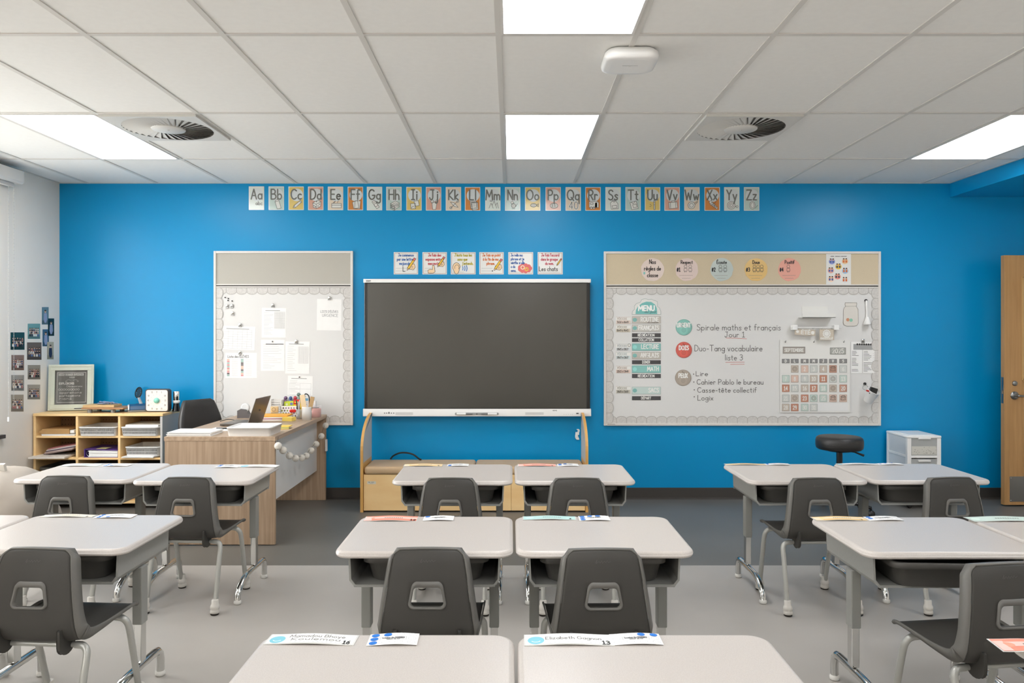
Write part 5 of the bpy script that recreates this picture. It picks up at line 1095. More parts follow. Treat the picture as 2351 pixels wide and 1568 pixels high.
# herringbone cup with wooden sticks and scissors
hx, hy = -1.672, 6.36; r = tag(empty('herringbone_cup', (hx, hy, TZ)), 'white cup pierced with a herringbone pattern on the teacher desk', 'cup'); rad = .039
MB(M_white_pl).lathe([(.001,0), (rad,0), (rad,.108), (rad-.003,.108), (rad-.003,.004), (.001,.004)], (hx, hy, TZ), 28).build('cup', r)
m = MB(mat('cup_slot', (150,140,120), .8))
for i in range(20):
    for j in range(9):
        a = 2*math.pi*i/20; z = .012+j*.0105; sg = 1 if i % 2 else -1; pts = []
        for da, dz in ((-.10,-.004*sg-.0016), (-.10,-.004*sg+.0016), (.10,.004*sg+.0016), (.10,.004*sg-.0016)): pts.append((hx+(rad+.0006)*math.cos(a+da), hy+(rad+.0006)*math.sin(a+da), TZ+z+dz))
        m.add(pts, [(0,1,2,3)])
m.build('pattern', r)
for k, (a, lean, c, w, h, lab) in enumerate(((-.35,-.02,(238,212,172),.042,.20,'pale wooden paddle standing in the herringbone cup'), (.5,.03,(196,162,116),.034,.185,'brown wooden ruler leaning right in the herringbone cup'), (-.75,-.018,(190,152,104),.012,.17,'narrow wooden stick leaning left in the herringbone cup'))):
    m = MB(ink(*c)); m.T = Matrix.Translation((hx+lean*.3, hy-.01+.012*k, TZ+.008)) @ Matrix.Rotation(a*.42, 4, 'Y'); m.box(-w/2*.7, w/2*.7, -.002, .002, 0, .06).box(-w/2, w/2, -.002, .002, .06, h); tag(m.build('wooden_stick', bevel=.001), lab, 'stick', 'wooden sticks in the herringbone cup')
m = MB(M_black).tube(bez([(hx+.012, hy+.02, TZ+.02), (hx+.016, hy+.02, TZ+.15), (hx+.01, hy+.02, TZ+.195), (hx-.012, hy+.02, TZ+.212), (hx-.024, hy+.02, TZ+.2), (hx-.02, hy+.02, TZ+.185)], 5), .0045, 8); tag(m.build('umbrella_hook'), 'black curved hook handle rising from the herringbone cup', 'hook')
jx, jy = -1.655, 6.575; r = tag(empty('candle_jar', (jx, jy, TZ)), 'pink candle in a clear glass jar at the far right corner of the teacher desk', 'jar')
MB(mat('pink_wax', (236,164,152), .35, noise=.15, nscale=30)).lathe([(.001,.003), (.045,.001), (.0462,.072), (.001,.073)], (jx, jy, TZ), 24).build('wax', r)
MB(mat('jar_glass', (244,240,240), .05, alpha=.22)).lathe([(.0475,0), (.048,.004), (.049,.090), (.0475,.095), (.0465,.090)], (jx, jy, TZ), 28).build('glass', r)
m = MB(ink(60,50,50)); 
for k in range(9): a = math.radians(225+k*11); m.box(jx+.0495*math.cos(a)-.003, jx+.0495*math.cos(a)+.003, jy+.0495*math.sin(a)-.001, jy+.0495*math.sin(a)+.001, TZ+.080, TZ+.086)
m.build('rim_print', r)
m = MB(ink(250,222,110)); m.T = Matrix.Translation((-1.80, 6.30, TZ)) @ Matrix.Rotation(-.2, 4, 'Z'); m.box(-.042, .042, -.036, .036, 0, .03); tag(m.build('sticky_pad', bevel=.001), 'thick yellow sticky-note block beside the folders on the teacher desk', 'sticky pad')

# ------------------------------------------------------------------ office chair
ox, oy, oa = -2.375, 6.30, math.radians(-30); r = tag(empty('office_chair', (ox, oy, 0)), 'black padded leather office chair behind the teacher desk', 'office chair')
T = Matrix.Translation((ox, oy, 0)) @ Matrix.Rotation(oa, 4, 'Z')      # chair faces local +x
m = MB(M_leather); m.T = T @ Matrix.Translation((-.22, 0, .46)) @ Matrix.Rotation(-.16, 4, 'Y'); R = []
for k in range(11):
    t = k/10; z = .425*t; w = .205*(1-.30*max(0, t-.55)**1.5*3); c = .0; d = .055-.02*t
    rad_ = .05
    R.append([(c+.035*math.cos(min(1, abs(p[1])/w)*math.pi/2)*0+p[0]-(p[1]/w)**2*-.05, p[1], z) for p in rrect(0, 0, d, w, min(rad_, d*.98), 0, 5)])
top = [(p[0]*.7, p[1]*.86, .447) for p in R[-1]]; R.append(top); m.rings(R); m.build('backrest', r)
m = MB(M_leather); m.T = T; m.rbox(-.25, .25, -.25, .25, .42, .52, .09, 6, .045); m.build('seat', r)
for sg in (-1, 1): m = MB(M_black); m.T = T; m.tube(bez([(-.16,.27*sg,.46), (-.10,.29*sg,.60), (.02,.29*sg,.64), (.12,.28*sg,.62), (.10,.27*sg,.46)], 5), .018, 8); m.build('armrest', r)
m = MB(M_black); m.T = T; m.lathe([(.03,.09), (.03,.42)], (0,0,0), 14); m.build('gas_lift', r)
for k in range(5):
    a = 2*math.pi*k/5; m = MB(M_black); m.T = T; m.tube([(0,0,.10), (.16*math.cos(a), .16*math.sin(a), .09), (.29*math.cos(a), .29*math.sin(a), .065)], [.032, .026, .018], 8).ball((.29*math.cos(a), .29*math.sin(a), .03), .03, 10); m.build('base_leg', r)

# ------------------------------------------------------------------ rolling stool
sx, sy = 2.665, 6.30; r = tag(empty('rolling_stool', (sx, sy, 0)), 'round black rolling stool below the wide whiteboard', 'stool')
MB(M_leather).lathe([(.001,.515), (.165,.515), (.178,.525), (.183,.55), (.183,.585), (.176,.608), (.16,.618), (.10,.622), (.001,.622)], (sx, sy, 0), 36).build('seat', r)
MB(M_black).lathe([(.001,.498), (.09,.498), (.13,.515)], (sx, sy, 0), 24).lathe([(.024,.30), (.024,.50)], (sx, sy, 0), 14).build('column', r)
MB(M_steel).lathe([(.03,.36), (.03,.39)], (sx, sy, 0), 14).build('collar', r)
MB(M_chrome).lathe([(.017,.10), (.017,.31)], (sx, sy, 0), 14).build('piston', r)
MB(M_black).tube([(sx+.05, sy-.02, .505), (sx+.11, sy-.03, .495), (sx+.18, sy-.04, .468)], [.006, .006, .010], 8).build('lever', r)
for k in range(5):
    a = 2*math.pi*k/5+.45; c, s = math.cos(a), math.sin(a); b = MB(M_black).tube([(sx, sy, .10), (sx+.14*c, sy+.14*s, .095), (sx+.25*c, sy+.25*s, .075)], [.026, .02, .014], 8).build('base_leg', r)
    MB(M_black).ball((sx+.25*c, sy+.25*s, .031), .031, 12).tube([(sx+.25*c, sy+.25*s, .075), (sx+.25*c, sy+.25*s, .04)], .008, 6).build('caster', b)

# ------------------------------------------------------------------ plastic drawer tower
px0, px1, py0, py1 = 3.283, 3.563, 6.43, 6.79; r = tag(empty('drawer_tower', ((px0+px1)/2, (py0+py1)/2, 0)), 'white plastic drawer tower on casters, right of the black stool', 'drawer unit')
m = MB(M_white_pl); zs = [.05, .235, .42, .605]
m.rbox(px0-.004, px1+.004, py0-.004, py1+.004, .585, .605, .012); m.rbox(px0+.03, px1-.03, py0+.03, py1-.03, .604, .609, .02)
for x in (px0, px1-.034):
    for y in (py0, py1-.034): m.box(x, x+.034, y, y+.034, .05, .585)
for z in zs[:3]: m.box(px0+.0012, px1-.0012, py0+.0012, py1-.0012, z+.001, z+.022)
m.build('frame', r, bevel=.003)
MB(M_clear).box(px0+.006, px0+.010, py0+.03, py1-.03, .07, .585).build('side_wall', r); MB(M_clear).box(px1-.010, px1-.006, py0+.03, py1-.03, .07, .585).build('side_wall', r); MB(M_clear).box(px0+.03, px1-.03, py1-.012, py1-.006, .07, .585).build('back_wall', r)
for k, z in enumerate(zs[:3]):
    d = MB(mat('cloudy_drawer', (176,178,176), .25)).box(px0+.036, px1-.036, py0+.004, py0+.010, z+.024, z+.178).build('drawer', r)
    if k == 2:
        m = MB(ink(214,212,202)).box(px0+.037, px1-.037, py0+.0025, py0+.0038, z+.028, z+.098); m.use(ink(96,92,84)).frame((px0+.04, py0+.0024, z+.03), (1,0,0), (0,0,1), .0005); rnd = random.Random(9)
        for q in range(34): u, v = rnd.uniform(.004, .196), rnd.uniform(.004, .062); a = rnd.uniform(0, 3); m.stroke([(u, v), (u+.005*math.cos(a), v+.005*math.sin(a))], .0022, 1)
        m.build('patterned_paper', d)
    MB(M_white_pl).box(px0+.09, px1-.09, py0-.008, py0+.004, z+.158, z+.170).build('pull', d)
for x in (px0+.03, px1-.03):
    for y in (py0+.03, py1-.03): MB(M_black).ball((x, y, .024), .024, 10).tube([(x, y, .05), (x, y, .03)], .008, 6).build('caster', r)

# ------------------------------------------------------------------ open door at the right
dx0, dy0 = 4.143, 6.52; r = empty('door_1', (dx0, dy0, 0)); struct(r); T = Matrix.Translation((dx0, dy0, 0)) @ Matrix.Rotation(.035, 4, 'Z')
m = MB(M_door); m.T = T; w_, h_, g0, g1, gz0, gz1 = .91, 2.11, .155, .315, 1.06, 1.93
for q in ((0,g0,.012,h_), (g1,w_,.012,h_), (g0,g1,.012,gz0), (g0,g1,gz1,h_)): m.box(q[0], q[1], 0, .045, q[2], q[3])
m.build('door_leaf', r, bevel=.0015)
m = MB(mat('oak_glazing_bead', (196,156,100), .4)); m.T = T
for q in ((g0-.008,g0+.012,gz0,gz1), (g1-.012,g1+.008,gz0,gz1), (g0,g1,gz0-.008,gz0+.012), (g0,g1,gz1-.012,gz1+.008)): m.box(q[0], q[1], -.006, .05, q[2], q[3])
m.build('glazing_bead', r); m = MB(M_glass); m.T = T; m.box(g0+.01, g1-.01, .018, .026, gz0+.01, gz1-.01); m.build('pane', r)
m = MB(M_steel); m.T = T; m.box(.045, w_-.045, -.0015, 0, .04, .252); m.build('kick_plate', r); m = MB(M_chrome); m.T = T
for x in (.055, .30, .60, w_-.055):
    for z in (.052, .24): m.ball((x, -.0015, z), .004, 6)
m.build('screw', r)
m = MB(M_steel); m.T = T; m.lathe([(.034,0), (.034,.008), (.001,.009)], (.085, 0, .932), 22, (0,-1,0)).tube(bez([(.085,-.008,.932), (.085,-.05,.932), (.10,-.058,.932), (.17,-.056,.930), (.215,-.052,.928)], 5), .0095, 10); m.build('lever_handle', r)
m = MB(M_steel); m.T = T; m.lathe([(.021,0), (.021,.009), (.019,.012), (.001,.012)], (.087, 0, 1.034), 20, (0,-1,0)); m.build('thumb_turn', r)
m = MB(M_steel); m.T = T; m.box(-.0018, 0, .010, .036, .865, 1.085); m.box(-.014, 0, .014, .032, .945, .975); m.build('latch_plate', r)

# ------------------------------------------------------------------ beige bean bag at the left wall
bx, by = -3.42, 5.05; r = tag(empty('bean_bag', (bx, by, 0)), 'beige fabric bean bag slumped against the left wall behind the desks', 'bean bag'); m = MB(M_fabric); n = 40; R = []; rnd = random.Random(21)
for i in range(17):
    t = i/16; ph = math.pi*(t*.96+.02); z = .30-.30*math.cos(ph)*(1 if t < .5 else .92); rr_ = .48*math.sin(ph)**.62*(1-.28*t)
    R.append([(bx+(rr_*(1+.06*math.sin(3*a+5*t)+.05*abs(math.sin(5*a-9*t))+.03*math.sin(11*a+6*t)))*math.cos(a), by+(rr_*(1+.06*math.sin(3*a+5*t)+.05*abs(math.sin(5*a-9*t))+.03*math.sin(11*a+6*t)))*math.sin(a), max(0, z+.02*math.sin(4*a+6*t)*math.sin(ph))) for a in [2*math.pi*k/n for k in range(n)]])
m.rings(R); m.build('bag', r)
m = MB(mat('off_white_label', (214,208,198), .8)); m.T = Matrix.Translation((bx+.05, by-.02, .56)) @ Matrix.Rotation(.3, 4, 'X'); m.box(-.03, .10, -.012, .012, 0, .05); m.build('handle', r)
# ------------------------------------------------------------------ student desks
DW, DD, DH = .652, .555, .659
def make_desk():
    r = empty('student_desk', (0,0,0)); t = .026; R = []
    for k in range(5):
        a = math.pi/2*k/4; R.append((.010*(1-math.sin(a)), DH-t+.012*(1-math.cos(a))))
    for k in range(6):
        a = math.pi/2*(1-k/5); R.append((.014*(1-math.sin(a)), DH-.014*(1-math.cos(a))))
    MB(M_desktop).rings([rrect(0, 0, DW/2-o, DD/2-o, .058-o, z, 8) for o, z in R]).build('desktop', r)
    w, y0, y1, z0, z1, th = .279, -.225, .20, .520, DH-t, .004; m = MB(M_box)
    out = [(-w,z1), (-w+.004,z0+.02), (-w+.02,z0), (w-.02,z0), (w-.004,z0+.02), (w,z1)]; inn = [(x*(1-.018), z+(th if z < z1 else 0)) for x, z in out]
    m.prism(out+inn[::-1], y0, y1, 'xz'); m.box(-w+.004, w-.004, y1-.004, y1, z0+.004, z1); m.box(-w+.02, w-.02, y0-.003, y0+.004, z0-.004, z0+.003); m.build('book_box', r, bevel=.0012)
    MB(M_box).box(-.30, .30, -.20, .20, z1-.004, z1).build('top_brace', r)
    for sx in (-1, 1):
        x = sx*.252; l = MB(M_post).box(x-.019, x+.019, -.027, .027, .29, z0).build('leg', r, bevel=.004)
        MB(M_chrome).box(x-.015, x+.015, -.022, .022, .135, .30).build('post', l, bevel=.003)
        f = [(x,.18,.018), (x,.18,.07), (x,.172,.098), (x,.155,.113), (x,.125,.117), (x,.0,.117), (x,-.10,.117), (x,-.15,.113), (x,-.20,.098), (x,-.24,.076), (x,-.265,.05), (x,-.272,.018)]
        MB(M_chrome).tube(f, .0165, 12).build('foot', l)
        for y in (.18, -.272): MB(M_glide).lathe([(.013,0), (.019,.003), (.020,.014), (.017,.022)], (x, y, 0), 14).build('glide', l)
    return r
desk0 = make_desk(); bin0 = make_bin(.47, .36, .094); bin0['_at'] = (0,0,0)
DESKS = [  # x, y, turn, label, block key
 (-.317, 1.762, 0, 'nearest desk left of the centre gap, cut by the bottom of the photo', '0L'), (.342, 1.762, 0, 'nearest desk right of the centre gap, cut by the bottom of the photo', '0R'),
 (1.60, 1.737, 0, 'desk of which only a corner shows at the bottom right', '0X'),
 (-.318, 3.080, 0, 'left desk of the middle pair in the centre block, with an orange name strip', 'AL'), (.344, 3.080, 0, 'right desk of the middle pair in the centre block, with an aqua name strip', 'AR'),
 (-1.737, 3.11, 0, 'large grey-topped desk at the left, behind the chair cut by the left edge', 'AL2'), (-2.40, 3.11, 0, 'desk cut by the left edge, only its right corner showing', 'AL3'),
 (1.606, 3.07, 0, 'desk at the right with a yellow name strip, behind the rightmost near chair', 'AR2'), (2.272, 3.07, 0, 'desk cut by the right edge with a mint name strip', 'AR3'),
 (-.317, 4.43, 0, 'left desk of the far pair in the centre block, in front of the bench', 'BL'), (.347, 4.43, 0, 'right desk of the far pair in the centre block, in front of the bench', 'BR'),
 (-1.716, 4.43, 0, 'desk in front of the teacher desk, right one of the far left pair', 'BL2'), (-2.385, 4.47, 0, 'desk in front of the cubby shelf, left one of the far left pair', 'BL3'),
 (1.605, 4.44, 0, 'left desk of the far right pair, in front of the round stool', 'BR2'), (2.272, 4.45, 0, 'right desk of the far right pair, in front of the plastic drawer tower', 'BR3')]
BINPOS = {'AR2': (.02, -.05, -.06), 'AL': (-.0, .02, 0), 'BL': (.01, .02, 0)}
DK_ = {}
for i, (x, y, a, lab, key) in enumerate(DESKS):
    o = desk0 if i == 0 else copy_tree(desk0); o.location = (x, y, 0); o.rotation_euler.z = a; tag(o, lab, 'student desk', 'student desks'); DK_[key] = (x, y)
    b = bin0 if i == 0 else copy_tree(bin0); dx, dy, ra = BINPOS.get(key, (0, .01, 0)); b.location = (x+dx, y+dy-.045, .5246); b.rotation_euler.z = ra
    tag(b, 'dark grey bin inside the %s' % lab, 'storage bin', 'dark bins inside the student desks')
    b['label'] = 'dark grey bin in the ' + lab.split(',')[0]

# ------------------------------------------------------------------ student chairs
def make_chair():
    r = empty('student_chair', (0,0,0))
    prof = bez([(-.135,.690,0), (-.150,.655,0), (-.163,.590,0), (-.172,.52,0), (-.176,.455,0), (-.172,.41,0), (-.150,.376,0), (-.105,.364,0), (-.03,.372,0), (.06,.386,0), (.14,.396,0), (.178,.394,0), (.196,.384,0)], 4)
    P = [(p[0], p[1]) for p in prof]; n = len(P)
    def hw(i):
        z, y = P[i][1], P[i][0]; back = i <= 24
        if back:
            t = (.690-z)/.28; w = .119+.042*min(1, max(0, t))**.9
            if i < 3: w -= (.022, .009, .002)[i]
            return w
        t = (i-24)/(n-1-24); w = .163+.018*min(1, t*1.6)
        if i > n-4: w -= (.004, .010, .024)[i-(n-3)]
        return w
    h0, h1 = 9, 13
    us = [-1, -.93, -.82, -.66, -.50, -.37, -.2, 0, .2, .37, .50, .66, .82, .93, 1]
    nz_ = []
    for i in range(n):
        a, b = P[max(0, i-1)], P[min(n-1, i+1)]; t = Vector((b[0]-a[0], b[1]-a[1])).normalized(); nz_.append((-t.y, t.x))      # towards the sitter
    nz_ = [(q if (q[0] > 0 or q[1] > 0) else (-q[0], -q[1])) for q in nz_]
    def pt(i, u, extra=0.0):
        if h0 <= i <= h1 and abs(abs(u)-.37) < 1e-6: u = u*(.94+.18*(i-h0)/(h1-h0))
        w = hw(i); d = .012*abs(u)**2.2*(1 if i < 30 else max(0, 1-(i-30)/14.0)) + extra
        return (u*w, P[i][0]+nz_[i][0]*d, P[i][1]+nz_[i][1]*d)
    
    m = MB(M_chair); m.smooth = True; vs = [pt(i, u) for i in range(n) for u in us]; k = len(us); fs = []
    for i in range(n-1):
        for j in range(k-1):
            if h0 <= i < h1 and 5 <= j < 9: continue
            fs.append((i*k+j, i*k+j+1, (i+1)*k+j+1, (i+1)*k+j))
    m.add(vs, fs); m.build('shell', r, solid=.005)
    # flange turned towards the sitter all the way round
    loop_ = [(0, u) for u in us] + [(i, 1) for i in range(1, n-1)] + [(n-1, u) for u in us[::-1]] + [(i, -1) for i in range(n-2, 0, -1)]
    f = MB(M_chair_lit); f.smooth = True; L = len(loop_); A = []; B = []
    for i, u in loop_:
        p = Vector(pt(i, u)); nn = Vector((0, nz_[i][0], nz_[i][1])); up = Vector((0, 0, 0))
        if i == 0: up = Vector((0, 0, .0))
        seat = i > 26; d = .032+.013*min(1, max(0, (i-14)/7)) if not seat else .010+.034*max(0, 1-(i-26)/13)**2
        if i >= n-4: d = .004 if i < n-1 else (-.012 if abs(u) < .9 else -.002)
        if i == 0: d = .030
        s_out = .004 if abs(u) == 1 else 0
        A.append(tuple(p-nn*.003+Vector((math.copysign(s_out, u) if s_out else 0, 0, .002 if i == 0 else 0)))); B.append(tuple(p+nn*d+Vector((u*abs(u)**3*(.017-.009*min(1, max(0, (i-20)/16))) if (i == 0 or s_out) else 0, 0, .012 if i == 0 else 0))))
    f.add(A+B, [(i, (i+1) % L, L+(i+1) % L, L+i) for i in range(L)]); f.build('shell_flange', r, solid=.0055)
    def surf(z):
        for i in range(n-1):
            if P[i][1] >= z >= P[i+1][1]:
                t = (P[i][1]-z)/max(1e-9, P[i][1]-P[i+1][1]); return P[i][0]+(P[i+1][0]-P[i][0])*t
        return P[8][0]
    za, zb = P[h1][1], P[h0][1]; wa, wb = pt(h1, .37)[0], pt(h0, .37)[0]
    def trap(o, dy, top=0.0):
        out = []
        for x, z, _ in rrect(0, (za+zb)/2, .056+o, (zb-za)/2+o, .013+max(o, 0), 0, 6):
            t = (z-za)/(zb-za); w = wa+(wb-wa)*t
            if z > (za+zb)/2: z += top*min(1, (z-(za+zb)/2)/((zb-za)*.4))
            else: z -= .005*(1-min(1, (x/(w+.004))**2))
            x = x*w/.056; out.append((x, surf(z)+.0015*abs(x/w)**2+dy, z))
        return out
    g = MB(M_chair_lit); g.rings([trap(.0065, -.002, .008), trap(.005, -.0085, .007), trap(-.0015, -.0085, -.003), trap(-.0025, .006, -.004)], False, False); g.build('handle_rim', r)
    e = MB(mat('chair_mark', (84,82,78), .5)); i0 = 3; yb = lambda z: None
    e.fl = lambda u, v, l: Vector((u, P[4][0]-.0032-l*.0002+(v-P[4][1])*(P[5][0]-P[4][0])/(P[5][1]-P[4][1]), v))
    zc = P[4][1]; sq = [(-.034,-.004), (-.026,.006), (-.030,-.006), (-.018,.001), (-.012,-.004), (-.006,.003), (-.002,-.005), (.006,.002), (.012,-.003), (.018,.004), (.024,-.003), (.034,.002)]
    e.stroke([(a*.8, zc+b) for a, b in sq], .0012, 1); e.build('embossed_mark', r)
    for sx in (-1, 1): MB(M_chair).prism([(-.182,.420), (-.170,.422), (-.100,.362)] + [(-.142+.040*math.cos(math.radians(a)), .366+.034*math.sin(math.radians(a))) for a in range(-20, -181, -20)], sx*.112-.006, sx*.112+.006, 'yz').build('leg_bracket', r, bevel=.003)
    MB(M_leg).tube([(-.14,-.115,.352), (.14,-.115,.352)], .010, 10).tube([(-.14,.11,.368), (.14,.11,.368)], .010, 10).build('cross_tube', r)
    for sx in (-1, 1):
        for fy, pts in ((-1, [(.13,-.115,.352), (.160,-.118,.350), (.176,-.124,.335), (.180,-.134,.305), (.181,-.15,.25), (.184,-.205,.03)]), (1, [(.13,.11,.368), (.165,.112,.364), (.184,.116,.345), (.189,.124,.31), (.189,.14,.25), (.186,.20,.03)])):
            l = MB(M_leg).tube(bez([(sx*a, b, c) for a, b, c in pts], 4), .0125, 12).build('leg', r)
            ex, ey = sx*pts[-1][0], pts[-1][1]; d = Vector((0, -fy*.06, 1)).normalized()
            MB(M_boot).lathe([(.0155,.078), (.018,.075), (.018,.055), (.021,.050), (.0235,.042), (.0235,.032), (.020,.027), (.0225,.022), (.0235,.010), (.020,.008)], (ex, ey+fy*.003, 0), 16, tuple(d)).build('foot_boot', l)
            MB(M_pad).lathe([(.018,0), (.021,.002), (.021,.010)], (ex, ey+fy*.003, 0), 14).build('felt_pad', l)
    return r
chair0 = make_chair()
CH = [(-.290, 2.86, .0, 'chair tucked under the left desk of the middle centre pair'), (.317, 2.85, .02, 'chair tucked under the right desk of the middle centre pair'),
      (-1.655, 2.86, -.07, 'chair cut by the left edge of the photo, its back to us'), (1.605, 2.68, .13, 'nearest chair at the right, beside the bottom right desk corner'),
      (-.318, 4.20, .0, 'chair at the far left desk of the centre block'), (.350, 4.20, .0, 'chair at the far right desk of the centre block'),
      (-1.700, 4.22, -.05, 'chair in front of the teacher desk, its four booted legs showing'), (-2.365, 4.26, -.04, 'chair in front of the cubby shelf'),
      (1.600, 4.20, .03, 'chair in front of the round stool, its booted legs on the pale floor'), (2.310, 4.22, .10, 'chair in front of the white drawer tower')]
for i, (x, y, a, lab) in enumerate(CH):
    o = chair0 if i == 0 else copy_tree(chair0); o.location = (x, y, 0); o.rotation_euler.z = a; tag(o, 'charcoal plastic '+lab, 'chair', 'student chairs')

# ------------------------------------------------------------------ name strips and smiley tickets on the desks
ZD = DH+.0006
def smiley(m, u, v, r_, fill=False):
    if fill: m.use(ink(48,134,226)).ell(u, v, r_, r_, 1)
    m.use(ink(50,120,210) if fill else ink(206,208,210)); m.ring(u, v, r_, r_*.12, 2, n=14); m.use(ink(40,110,200) if fill else ink(206,208,210)); m.ell(u-r_*.35, v+r_*.25, r_*.12, r_*.12, 3, 6); m.ell(u+r_*.35, v+r_*.25, r_*.12, r_*.12, 3, 6); m.ring(u, v, r_*.55, r_*.12, 3, None, 200, 340, 6)
TN = {'white': (240,240,236), 'coral': (244,150,126), 'aqua': (186,222,218), 'amber': (244,206,140), 'mint': (206,224,214), 'beige': (226,218,202)}
def strip(px0, px1, pf, pb, col, key, label, nm=None, num=None, rot=0.0, smile=None, yclamp=True):
    x0, y0 = on(ZD, px0, pf); x1, _ = on(ZD, px1, pf); y1 = min(on(ZD, px0, pb)[1], DK_[key][1]+DD/2-.012); y0 = min(y0, y1-.045)
    c = TN[col]; w, h = x1-x0, y1-y0; m = MB(M_lam); m.T = Matrix.Translation(((x0+x1)/2, (y0+y1)/2, ZD)) @ Matrix.Rotation(rot, 4, 'Z'); N_ = 12
    bow = lambda u: .004*(1-math.cos(math.pi*2*(u/w+.5)))/2
    for q in range(N_):
        a, b = -w/2+w*q/N_, -w/2+w*(q+1)/N_; za, zb = bow(a), bow(b)
        m.add([(a,-h/2,za), (b,-h/2,zb), (b,h/2,zb), (a,h/2,za), (a,-h/2,za+.0008), (b,-h/2,zb+.0008), (b,h/2,zb+.0008), (a,h/2,za+.0008)], [(0,3,2,1), (4,5,6,7), (0,1,5,4), (2,3,7,6)])
    m.fl = lambda u, v, l: Vector((u, v, bow(u)+.001+l*.0004))
    m.use(ink(*c)); n = 14
    for q in range(n): m.rect(-w/2+.004+(w-.008)*q/n, -h/2+.003, -w/2+.004+(w-.008)*(q+1)/n, h/2-.003, 1)
    if col in ('coral', 'amber'):
        m.use(ink(*[int(q*.45+250*.55) for q in c])); m.rect(-w/2+.004, -h/2+.004, -w/2+.004+w*.14, h*.3, 2)
        for q in range(2, n): m.rect(-w/2+.004+(w-.008)*q/n, -h*.12, -w/2+.004+(w-.008)*(q+1)/n, h*.22, 2)
    m.use(ink(*sh(c, 1.1))).ell(-w/2+.03, 0, min(h*.4,.018), min(h*.36,.016), 2) if col != 'white' else m.use(ink(134,204,220)).ell(-w/2+h*.42, -h*.08, h*.30, h*.34, 1.2)
    m.use(ink(245,248,248)); 
    if col == 'white': m.ring(-w/2+h*.42, -h*.08, h*.16, h*.04, 1.5, h*.16, 200, 340, 8)
    dk = ink(120,118,116)
    m.use(dk)
    if nm:
        for k, t in enumerate(nm): m.text(t, .012, (h*.10 if len(nm) > 1 else -h*.05)-k*h*.30, h*.24, h*.03, 1.4, align='c', fit=min(w*.62, layout(t)[1]*h*.4), up=1)
        m.use(ink(196,200,202))
        for v in (.40, -.34): [m.stroke([(-w*.22+q*w*.05, h*v), (-w*.2+q*w*.05, h*v)], h*.03, 1.4, False) for q in range(12)]
    else: [m.stroke([(-w*.12+q*w*.035, 0), (-w*.10+q*w*.035, 0)], h*.12, 3, False) for q in range(10)]
    if num: m.use(M_black).text(num, w/2-.03, -h*.42, h*.28, h*.045, 3, up=1, sx=.8)
    tag(m.build('name_strip'), label, 'name strip', 'name strips on the student desks')
def ticket(px0, px1, pf, pb, key, label, blue, rot=0.0):
    x0, y0 = on(ZD, px0, pf); x1, _ = on(ZD, px1, pf); y1 = min(on(ZD, px0, pb)[1], DK_[key][1]+DD/2-.010); y0 = min(y0, y1-.05)
    w, h = x1-x0, y1-y0; m = MB(M_paper); m.T = Matrix.Translation(((x0+x1)/2, (y0+y1)/2, ZD)) @ Matrix.Rotation(rot, 4, 'Z'); N_ = 10
    bow = lambda u: .0045*(.5+.5*math.sin(u/w*4.4+1.2))
    for q in range(N_):
        a, b = -w/2+w*q/N_, -w/2+w*(q+1)/N_; za, zb = bow(a), bow(b)
        m.add([(a,-h/2,za), (b,-h/2,zb), (b,h/2,zb), (a,h/2,za), (a,-h/2,za+.0007), (b,-h/2,zb+.0007), (b,h/2,zb+.0007), (a,h/2,za+.0007)], [(0,3,2,1), (4,5,6,7), (0,1,5,4), (2,3,7,6)])
    m.fl = lambda u, v, l: Vector((u, v, bow(u)+.0009+l*.0004)); r_ = min(h*.135, w*.085); k = 0
    pos = [(-w*.38,h*.33), (-w*.13,h*.33), (w*.13,h*.33), (w*.38,h*.33), (-w*.38,0), (w*.38,0), (-w*.38,-h*.33), (-w*.13,-h*.33), (w*.13,-h*.33), (w*.38,-h*.33)]
    for i, (u, v) in enumerate(pos): smiley(m, u, v, r_, i in blue)
    m.use(ink(150,150,150)).loop([(-w*.26,-h*.13), (w*.26,-h*.13), (w*.26,h*.14), (-w*.26,h*.14)], w*.006, 1); m.use(ink(110,110,112)).text('Le retour des SOURIRES', 0, h*.01, h*.10, h*.025, 2, align='c', fit=w*.44, up=1); m.text('autour de toi', 0, -h*.10, h*.08, h*.018, 2, align='c', fit=w*.26, up=1)
    tag(m.build('smiley_ticket'), label, 'paper ticket', 'smiley reward tickets on the student desks')
strip(604, 813, 1481, 1456, 'white', '0L', 'white name strip numbered 16 on the nearest left centre desk', ['Mamadou Bhoye', 'Koulemou'], '16', -.03)
ticket(840, 956, 1483, 1456, '0L', 'smiley ticket with four blue faces on the nearest left centre desk', (0, 1, 4, 6), .02)
strip(1204, 1412, 1483, 1457, 'white', '0R', 'white name strip numbered 13 on the nearest right centre desk', ['Elizabeth Gagnon'], '13', .0)
ticket(1406, 1524, 1482, 1456, '0R', 'smiley ticket with two blue faces on the nearest right centre desk', (2, 3), .0)
strip(2312, 2480, 1500, 1470, 'coral', '0X', 'coral name strip on the desk corner at the bottom right', None, None, -.1)
strip(832, 957, 1197, 1186, 'coral', 'AL', 'orange-red name strip on the middle-row left centre desk', None, '12')
ticket(970, 1040, 1196, 1186, 'AL', 'smiley ticket with one blue face on the middle-row left centre desk', (0,))
strip(1200, 1324, 1194, 1183, 'aqua', 'AR', 'aqua name strip on the middle-row right centre desk', None, '4')
ticket(1331, 1402, 1196, 1183, 'AR', 'smiley ticket with five blue faces on the middle-row right centre desk', (0, 1, 2, 4, 6))
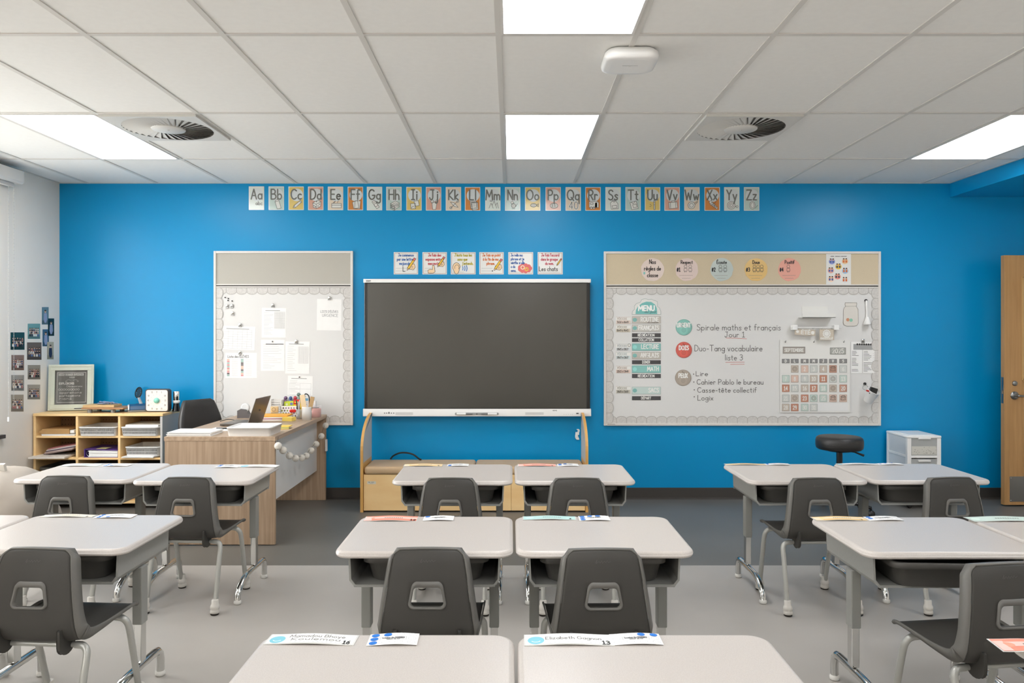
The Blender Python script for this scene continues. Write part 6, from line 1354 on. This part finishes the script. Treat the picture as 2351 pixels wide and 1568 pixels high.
strip(92, 214, 1187, 1179, 'beige', 'AL2', 'beige name strip on the large desk at the left', None, '8')
ticket(213, 300, 1190, 1179, 'AL2', 'smiley ticket on the large desk at the left', (0, 4, 6, 7))
strip(1874, 1996, 1196, 1186, 'amber', 'AR2', 'amber name strip on the right-hand desk behind the nearest right chair', None, '7')
ticket(1998, 2076, 1196, 1184, 'AR2', 'smiley ticket on the right-hand desk behind the nearest right chair', (0, 4))
strip(2237, 2400, 1198, 1187, 'mint', 'AR3', 'mint name strip on the desk cut by the right edge', None, None)
strip(925, 1016, 1071, 1066, 'amber', 'BL', 'amber name strip on the far left desk of the centre block', None, '9')
ticket(1026, 1075, 1071, 1066, 'BL', 'smiley ticket on the far left desk of the centre block', (4, 6))
strip(1189, 1278, 1071, 1065, 'coral', 'BR', 'coral name strip on the far right desk of the centre block', None, '2')
ticket(1281, 1329, 1071, 1065, 'BR', 'smiley ticket on the far right desk of the centre block', (0, 1, 4))
strip(136, 222, 1071, 1066, 'mint', 'BL3', 'mint name strip on the desk in front of the cubby shelf', None)
ticket(232, 291, 1071, 1066, 'BL3', 'smiley ticket on the desk in front of the cubby shelf', (0, 4, 6, 7))
ticket(491, 544, 1074, 1068, 'BL2', 'smiley ticket on the desk in front of the teacher desk', (0, 4))
strip(545, 634, 1073, 1068, 'white', 'BL2', 'white name strip on the desk in front of the teacher desk', None)
strip(1663, 1756, 1066, 1061, 'amber', 'BR2', 'peach name strip on the desk in front of the round stool', None)
ticket(1757, 1813, 1067, 1061, 'BR2', 'smiley ticket on the desk in front of the round stool', (0, 4))
strip(1921, 2014, 1066, 1061, 'white', 'BR3', 'white name strip on the desk in front of the white drawer tower', None)
ticket(2017, 2074, 1067, 1060, 'BR3', 'smiley ticket on the desk in front of the white drawer tower', (1, 2, 4))
x_, y_ = DK_['BL']
m = MB(mat('magenta_fabric', (206, 40, 110), .7)); m.rbox(x_+.13, x_+.205, y_-.19, y_-.13, .575, .629, .02, edge=.015)
tag(m.build('pencil_pouch'), 'magenta pencil pouch on top of the bin in the far left centre desk', 'pouch')
